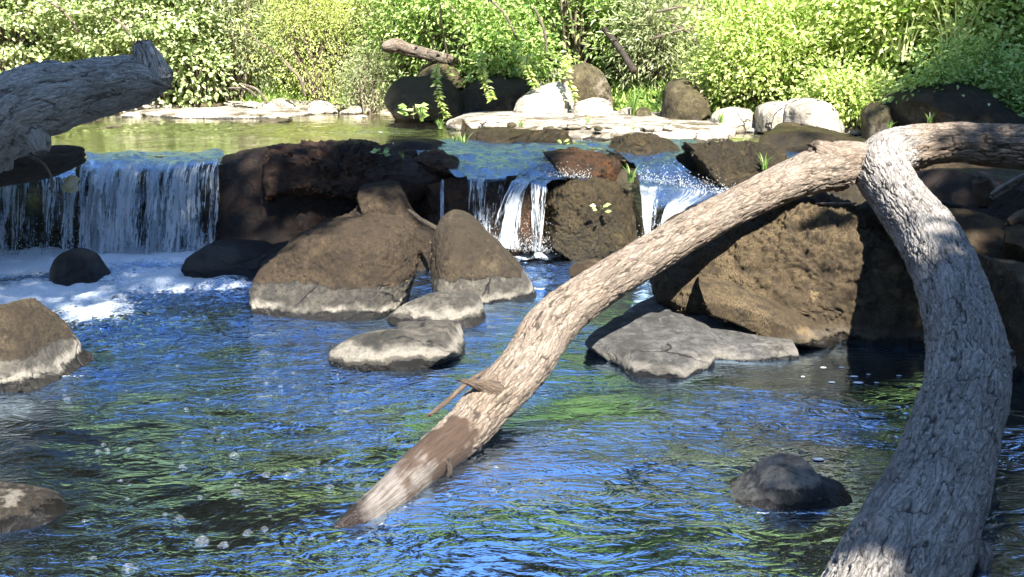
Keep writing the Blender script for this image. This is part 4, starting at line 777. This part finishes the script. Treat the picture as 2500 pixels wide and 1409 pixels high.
def shrub(name, label, cat, px, d, w_, h_, dp, mat, nclump, nleaf, L, asp=.5, flat=.5, spread=.16, up=.8, out=.6, rnd=.6, droop=.3, group=None, seed=0, z0=None, ztop_thin=True, stem=STEM, x=None, tilt=0., low=0.0):
    """a bush or tree: base in the photo at column px, distance d; half width w_, height h_, half depth dp (metres)"""
    g = np.random.default_rng(seed+1000); x = (px-1250)/F*d if x is None else x
    zb = float(ground_z(np.array([x]), np.array([d]))[0]) if z0 is None else z0
    base = np.array((x, d, zb)); root = empty(name, base, label, cat, group)
    u = g.normal(size=(nclump, 3)); u /= np.linalg.norm(u, axis=1)[:, None]; rr_ = g.random(nclump)**.35
    u *= rr_[:, None]*(1+.25*g.normal(size=nclump))[:, None]
    cc = base+np.array((0, 0, h_*(.5+low)))+u*np.array((w_, dp, h_*.5)); cc[:, 0] += tilt*(cc[:, 2]-zb)
    cc[:, 2] = np.maximum(cc[:, 2], zb+.1)
    k = np.repeat(np.arange(nclump), nleaf); cs = spread*(.6+.8*g.random(nclump))
    off = g.normal(size=(len(k), 3))*np.array((1, 1, flat))*cs[k][:, None]
    C = cc[k]+off
    outd = (cc-base-np.array((0, 0, h_*.35))); outd /= np.linalg.norm(outd, axis=1)[:, None]
    Nn = np.array((.1, -.5*up, up))+outd[k]*out+g.normal(size=(len(k), 3))*rnd
    D = off/np.linalg.norm(off, axis=1)[:, None]*.8+outd[k]*.5+g.normal(size=(len(k), 3))*.5; D[:, 2] -= droop
    Ls = L*(.6+.7*g.random(len(k)))
    # thin out what stands above the top of the view
    zt = CH+.075*C[:, 1]; kp = (C[:, 2] < zt) | (g.random(len(k)) < (.6 if h_ > 3.5 else .22))
    leaves('foliage', C[kp], D[kp], Nn[kp], Ls[kp]*np.where(C[kp, 2] > zt[kp]+.3, 1.5, 1), (Ls*asp)[kp]*np.where(C[kp, 2] > zt[kp]+.3, 1.5, 1), mat, root, base, g)
    sg = []
    for i in g.choice(nclump, min(nclump, 46), replace=False):
        e = cc[i]; m1 = base+np.array((g.normal()*.1*w_, g.normal()*.1, 0)); mid = (m1*.45+e*.55)+np.array((0, 0, .12*h_))+g.normal(size=3)*.08*h_
        sg.append(((m1-np.array((0, 0, .1)), (m1+mid)/2+g.normal(size=3)*.03, mid, e), .008+.006*h_, .003))
    stems('stems', sg, stem, root, base)
    return root
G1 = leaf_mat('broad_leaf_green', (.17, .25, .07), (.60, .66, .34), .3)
G2 = leaf_mat('willow_leaf_green', (.22, .27, .12), (.55, .58, .34), .35)
G3 = leaf_mat('yellow_green_leaf', (.36, .44, .10), (.74, .80, .34), .4)
G4 = leaf_mat('fresh_green_leaf', (.10, .22, .03), (.62, .74, .28), .4)
G5 = leaf_mat('nettle_green_leaf', (.20, .34, .04), (.78, .84, .36), .4)
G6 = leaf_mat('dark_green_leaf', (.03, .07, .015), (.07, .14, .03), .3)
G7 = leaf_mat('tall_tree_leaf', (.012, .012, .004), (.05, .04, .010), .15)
GG = leaf_mat('grass_blade', (.10, .2, .03), (.28, .38, .12), .35)
GP = leaf_mat('pale_grass_blade', (.35, .42, .16), (.75, .74, .42), .35)
TW = dict(name='shrub', cat='shrub')
# front row, left to right
shrub('tree', 'broad-leaved tree with layered bright leaves behind the grey snag', 'tree', 30, 13.6, 1.5, 3.2, 1.0, G1, 360, 52, .074, .62, .35, .20, 1.0, .3, .45, .3, seed=1)
shrub('tree', 'broad-leaved tree arching low over the far water right of the snag', 'tree', 370, 13.3, 1.15, 2.7, .8, G1, 320, 52, .072, .62, .35, .17, 1.0, .3, .45, .3, seed=2, low=.04)
shrub('shrub', 'loose grey-green willowy shrub behind the far cobbles', 'shrub', 585, 13.6, .62, 3.0, .6, G2, 300, 60, .065, .2, .9, .15, .5, .4, .9, .4, seed=3)
shrub('shrub', 'feathery yellow-green shrub blazing in the sun at the far shore', 'shrub', 800, 13.5, .85, 3.0, .7, G3, 400, 80, .042, .35, .9, .15, .5, .5, .9, .2, seed=4)
shrub('shrub', 'low yellow-green shrub at the waterline left of the big dark boulder', 'shrub', 905, 12.6, .35, .9, .3, G2, 70, 60, .04, .3, .8, .1, .5, .5, .9, .2, seed=5)
shrub('tree', 'leafy tree hanging over the big dark shaded boulder', 'tree', 1120, 12.6, 1.05, 2.9, .7, G4, 350, 54, .072, .42, .5, .17, .8, .5, .6, .5, seed=6, low=.10)
shrub('tree', 'leafy tree spreading above the standing stone', 'tree', 1400, 12.3, .9, 2.6, .6, G4, 280, 54, .072, .42, .5, .17, .8, .5, .6, .5, seed=7, low=.16)
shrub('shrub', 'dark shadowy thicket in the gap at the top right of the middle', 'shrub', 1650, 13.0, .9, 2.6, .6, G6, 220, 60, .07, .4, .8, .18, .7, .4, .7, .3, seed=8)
shrub('shrub', 'arching grassy shrub over the eroded tan boulder', 'shrub', 1600, 11.6, .45, 1.15, .35, G2, 120, 60, .09, .12, .9, .14, .4, .3, .9, .3, seed=9)
shrub('shrub', 'dense rounded white-bright shrub above the pale boulders', 'shrub', 1860, 10.3, .72, 1.15, .5, G5, 330, 60, .055, .5, .7, .10, .8, .6, .55, .1, seed=10)
shrub('shrub', 'tall bright weeds behind the rounded bright shrub', 'shrub', 1900, 11.6, .8, 2.0, .5, G5, 260, 50, .08, .35, .9, .16, .7, .4, .7, .1, seed=11)
shrub('shrub', 'leafy nettle bank in the sun at the upper right', 'shrub', 2200, 10.0, .9, 1.75, .55, G5, 320, 56, .068, .5, .6, .14, .9, .5, .5, .2, seed=12)
shrub('shrub', 'leafy nettle bank at the right edge, half in shade', 'shrub', 2480, 9.5, .85, 1.6, .55, G5, 290, 56, .072, .5, .6, .14, .9, .5, .5, .2, seed=13)
shrub('shrub', 'low leafy weeds spilling over the bank near the pale boulders', 'shrub', 2060, 9.4, .35, .55, .25, G5, 90, 50, .055, .5, .6, .09, .9, .5, .5, .2, seed=14)
shrub('shrub', 'low dark ivy on the shaded bank at the right edge', 'shrub', 2470, 8.8, .5, .5, .35, G4, 120, 50, .055, .6, .5, .12, .9, .5, .5, .2, seed=15)
shrub('shrub', 'drooping leafy branch cluster left of the far cobbles', 'shrub', 500, 13.0, .35, 1.3, .3, G1, 60, 40, .08, .6, .4, .14, 1., .4, .4, .4, seed=16, low=.15)
shrub('shrub', 'leafy shoots between the far log and the standing stone', 'shrub', 1240, 11.9, .55, 1.0, .3, G4, 110, 44, .075, .42, .5, .15, .8, .5, .6, .5, seed=17, low=.25)
shrub('shrub', 'leafy shoots right of the standing stone', 'shrub', 1530, 11.9, .4, 1.2, .3, G4, 90, 44, .075, .42, .5, .15, .8, .5, .6, .5, seed=18, low=.15)
shrub('tree', 'leafy tree filling the gap behind the far log', 'tree', 1000, 13.6, .6, 2.6, .5, G2, 160, 44, .07, .35, .6, .17, .8, .5, .6, .4, seed=19, low=.05)
shrub('shrub', 'ivy hanging over the large dark boulder on the shaded right bank', 'shrub', 2330, 8.75, .55, .62, .3, G4, 110, 46, .05, .6, .5, .10, .9, .5, .5, .3, seed=27, z0=Z1+.1, low=.15)
shrub('tree', 'broad-leaved tree on the bank beyond the left edge of the view', 'tree', -420, 13.4, 1.6, 3.2, 1.0, G1, 240, 46, .08, .62, .35, .22, 1.0, .3, .45, .3, seed=29)
# second row and the tall trees that close the view and stand mirrored in the pool
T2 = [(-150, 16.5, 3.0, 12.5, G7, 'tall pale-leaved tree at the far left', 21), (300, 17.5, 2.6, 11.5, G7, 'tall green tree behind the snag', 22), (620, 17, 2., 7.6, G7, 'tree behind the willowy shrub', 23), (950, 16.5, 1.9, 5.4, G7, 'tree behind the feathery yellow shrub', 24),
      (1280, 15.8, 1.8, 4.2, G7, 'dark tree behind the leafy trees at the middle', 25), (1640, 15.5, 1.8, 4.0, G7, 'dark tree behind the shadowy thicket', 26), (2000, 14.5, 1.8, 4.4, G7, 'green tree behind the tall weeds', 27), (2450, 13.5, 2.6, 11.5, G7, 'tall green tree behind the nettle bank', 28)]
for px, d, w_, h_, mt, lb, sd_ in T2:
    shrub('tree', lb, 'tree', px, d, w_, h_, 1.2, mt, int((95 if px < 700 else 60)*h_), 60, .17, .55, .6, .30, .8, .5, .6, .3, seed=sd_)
# the wood that closes the creek in at the sides and behind the viewer
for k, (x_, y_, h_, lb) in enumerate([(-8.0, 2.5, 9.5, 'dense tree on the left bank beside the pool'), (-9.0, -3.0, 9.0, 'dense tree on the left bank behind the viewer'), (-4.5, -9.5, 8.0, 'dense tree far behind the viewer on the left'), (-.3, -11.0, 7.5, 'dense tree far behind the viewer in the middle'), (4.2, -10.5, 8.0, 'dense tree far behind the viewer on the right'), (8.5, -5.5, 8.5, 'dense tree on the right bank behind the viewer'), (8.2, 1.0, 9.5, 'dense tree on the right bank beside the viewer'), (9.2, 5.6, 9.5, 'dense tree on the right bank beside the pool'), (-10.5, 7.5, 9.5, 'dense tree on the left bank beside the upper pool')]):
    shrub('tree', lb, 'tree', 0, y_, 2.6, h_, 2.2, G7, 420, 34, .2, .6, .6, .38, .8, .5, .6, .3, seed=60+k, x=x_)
# grassy weeds filling the ground of the bank
n = 26000; gx_ = rng.uniform(-7, 6, n); gy_ = shore(gx_)+.45+rng.random(n)**1.4*3.0; gz_ = ground_z(gx_, gy_)
C = np.stack((gx_, gy_, gz_), 1); D = np.stack((rng.normal(size=n)*.6, rng.normal(size=n)*.6-.3, .8+0*gx_), 1)
o = leaves('ground_cover', C, D, np.stack((rng.normal(size=n)*.5, -1+0*gx_, .6+0*gx_), 1), rng.uniform(.07, .2, n), rng.uniform(.012, .06, n), G4)
tag(o, 'mixed green weeds and grass covering the far bank', 'weeds', kind='stuff')

# small plants on the rocks
def tuft(px, py, d, n, hgt, label, wid=.006, spread=.05, mat=GG, name='grass_tuft', cat='grass'):
    g = np.random.default_rng(int(px)); b = P(px, py, d); Vs = []; Fs = []; tt = []
    for i in range(n):
        a = g.uniform(0, 6.28); l = hgt*g.uniform(.5, 1.1); lean_ = g.uniform(.15, .7)*l; o_ = np.array((math.cos(a), math.sin(a), 0)); st = o_*g.uniform(0, spread*.4)
        t = np.linspace(0, 1, 6); c = st+o_*(lean_*t**2)[:, None]*1.; c = c+np.stack((0*t, 0*t, l*(t-.28*t**3*lean_/l)), 1)
        sx = np.cross(o_, (0, 0, 1.)); ww = wid*(1-t**1.6)+.0006
        V = np.stack((c-sx*ww[:, None], c+sx*ww[:, None]), 1).reshape(-1, 3); Vs.append(V); Fs.append(grid_faces(6, 2)+12*i); tt += [g.random()]*12
    o = obj(name, mesh(name, np.vstack(Vs), np.vstack(Fs), mat, attrs={'tint': tt}), None, b); return tag(o, label, cat)
tuft(1133, 362, 7.6, 16, .16, 'tall green grass tuft on the long low mossy shelf')
tuft(1110, 352, 7.7, 12, .08, 'shorter grass tuft left of the tall one on the mossy shelf')
tuft(1540, 445, 6.75, 16, .14, 'bright grass tuft on the corner of the olive-brown boulder', wid=.007)
tuft(1865, 415, 6.75, 14, .13, 'grass tuft on the broad brown mossy mound')
tuft(880, 362, 7.2, 22, .07, 'dark fine grass tuft on top of the long black ledge', wid=.003)
tuft(985, 392, 7.0, 6, .1, 'thin grass blades on the right end of the long black ledge')
tuft(1075, 315, 8.4, 24, .09, 'leafy grass clump at the left end of the gravel shelf')
tuft(1030, 296, 9.0, 18, .16, 'weedy green clump standing in the upper pool', wid=.009)
tuft(1545, 285, 10.3, 22, .34, 'arching long grass beside the low dome stone', wid=.008)
tuft(1270, 310, 8.6, 8, .07, 'sparse grass on the gravel shelf')
tuft(1435, 300, 9.2, 8, .12, 'thin grass stalks in front of the low dome stone')
tuft(1545, 320, 8.8, 14, .06, 'short grass on the mid part of the gravel shelf', wid=.004)
tuft(2270, 300, 8.1, 24, .1, 'short grass on the shaded right bank')
tuft(1760, 300, 9.4, 20, .14, 'dry grass by the tan bank boulder')
tuft(2170, 318, 8.2, 20, .09, 'grass tuft behind the horizontal limb')
for k, (px, py, d, n_, hg, lb) in enumerate([(1790, 190, 11., 26, .75, 'tall pale grass stalks left of the tall bright weeds'), (1905, 130, 10.6, 30, .7, 'tall pale grass rising above the rounded bright shrub'), (2040, 170, 10.3, 34, .75, 'bleached reeds in the middle of the nettle bank'), (2190, 150, 9.6, 30, .6, 'pale grass blades in the upper nettle bank'), (2330, 120, 9.3, 30, .6, 'pale grass blades near the upper right corner'), (1690, 215, 10.6, 40, .5, 'arching dry grass above the eroded tan boulder')]):
    tuft(px, py, d, n_, hg, lb, wid=.009, spread=.5, mat=GP)
def sprig(px, py, d, n, L, r, label, mat=G5):
    g = np.random.default_rng(int(px)+5); b = P(px, py, d); root = empty('seedling', b, label, 'plant'); a = np.arange(n)*2.4; 
    zc = np.linspace(.2, 1, n)*r; off = np.stack((np.cos(a)*r*.5, np.sin(a)*r*.3-.03, zc), 1); D = np.stack((np.cos(a), np.sin(a)*.5, .15+0*a), 1)
    leaves('leaf_cluster', off, D, np.stack((0*a, -.7+0*a, .8+0*a), 1)+g.normal(size=(n, 3))*.15, np.full(n, L), np.full(n, L*.75), mat, root, g=g, fold=.05)
    stems('stem', [((np.zeros(3), np.array((0, -.02, r*.4)), np.array((.003, -.03, r*.7)), np.array((0, -.03, r))), .003, .0015)], STEMG, root, (0, 0, 0))
sprig(1465, 520, 6.52, 6, .045, .06, 'small bright green seedling on the face of the olive-brown boulder')
sprig(930, 382, 6.95, 9, .05, .05, 'ferny green seedling on top of the long black ledge', G4)
sprig(928, 410, 6.9, 4, .025, .03, 'tiny green seedling below the ferny one on the black ledge', G4)
sprig(1375, 352, 7.5, 6, .035, .03, 'tiny bright seedling on the right end of the long low mossy shelf')
sprig(1010, 290, 9.2, 14, .09, .12, 'leafy plant at the edge of the pool before the big dark boulder', G4)
# hanging sprays before the big dark boulder
def spray(px, py0, py1, d, n, L, label, sd_):
    g = np.random.default_rng(sd_); a = P(px, py0, d); b = P(px+20, py1, d-.2); root = empty('hanging_branch', a, label, 'branch'); m1 = a*.6+b*.4+np.array((-.05, -.1, 0))
    cu = catmull((a, m1, b), 40)-a; k = g.integers(3, 40, n); off = cu[k]; sd2 = g.normal(size=(n, 3)); sd2[:, 2] = -.1
    leaves('foliage', off, sd2, np.array((0, -.6, .7))+g.normal(size=(n, 3))*.35, L*(.6+.6*g.random(n)), L*.45*(.6+.6*g.random(n)), G5, root, g=g)
    stems('stem', [((cu[0], cu[13], cu[26], cu[39]), .006, .003)], STEMG, root, (0, 0, 0))
spray(1070, 150, 290, 10.9, 110, .07, 'leafy spray hanging before the big dark shaded boulder', 3)
spray(1180, 120, 240, 11., 130, .075, 'leafy spray hanging between the two dark boulders', 4)
spray(1385, 130, 245, 10.7, 90, .075, 'leafy spray crossing the standing stone', 5)
spray(1290, 130, 215, 10.9, 90, .075, 'leafy spray above the bright white sunlit boulder', 6)

# ------------------------------------------------------------------ trees behind the camera whose crowns shade parts of the stream
SV = np.array(SUN)
def shade_tree(label, foot, targets, seed, hgt=9):
    g = np.random.default_rng(seed); foot = np.array(foot, float); root = empty('tree', foot, label, 'tree')
    top = foot+np.array((.4, .2, hgt)); segs = [((foot-np.array((0, 0, .5)), foot+np.array((.1, 0, hgt*.35)), foot+np.array((.1, .2, hgt*.7)), top), .22, .10)]
    Cs = []
    for (tx, ty, tz, rad, s, n) in targets:
        c = np.array((tx, ty, tz))+SV*s; h0 = foot+(top-foot)*g.uniform(.45, .9); segs.append(((h0, h0*.6+c*.4+np.array((0, 0, .4)), h0*.25+c*.75+np.array((0, 0, .3)), c), .07, .015))
        o_ = g.normal(size=(n, 3)); o_ /= np.linalg.norm(o_, axis=1)[:, None]; o_ *= (g.random(n)**.45)[:, None]*rad*(1+.15*g.normal(size=n))[:, None]; Cs.append(c+o_*np.array((1, 1, .55)))
    C = np.vstack(Cs); n = len(C); L = g.uniform(.09, .17, n)
    leaves('foliage', C, g.normal(size=(n, 3)), np.array((0, 0, 1))+g.normal(size=(n, 3))*.5, L, L*.6, G4, root, foot, g)
    stems('trunk', segs, STEM, root, foot, nu=10)
sh1 = [(-2.6, 7.0, .4, .9, 10.5, 600), (-1.5, 7.05, .4, .75, 10.5, 260), (-.75, 7.15, .45, .65, 10.5, 2000), (-.15, 7.1, .45, .42, 10.5, 1000), (-2.5, 6.0, 1.0, .8, 10, 1300), (-3.4, 6.3, .6, .9, 10, 1800), (-1.9, 6.3, .1, .45, 10, 600), (-2.7, 5.9, 0, .8, 10, 900), (-1.5, 6.2, 0, .45, 9.5, 500), (-.9, 11.3, 1.0, .55, 11, 1500), (-.1, 11.3, 1.1, .5, 11, 1200)]
shade_tree('shade tree standing behind the viewer on the left bank', (-6.0, -1.5, .3), sh1, 5)
sh2 = [(1.7, 3.0, .3, .8, 9, 2600), (1.3, 2.6, .1, .5, 9, 1400), (2.0, 3.9, .2, .55, 9, 1500), (2.6, 4.3, .3, .8, 9, 2400), (1.9, 2.2, .1, .8, 9, 2000), (3.2, 5.6, .5, .9, 9, 2400), (4.1, 8.6, 1., .9, 11, 2400), (5.2, 9., 1., 1., 11, 2400), (4.6, 9.4, 1.3, .8, 11, 2000)]
shade_tree('shade tree standing behind the viewer on the right bank', (6.5, -2.5, .6), sh2, 6)
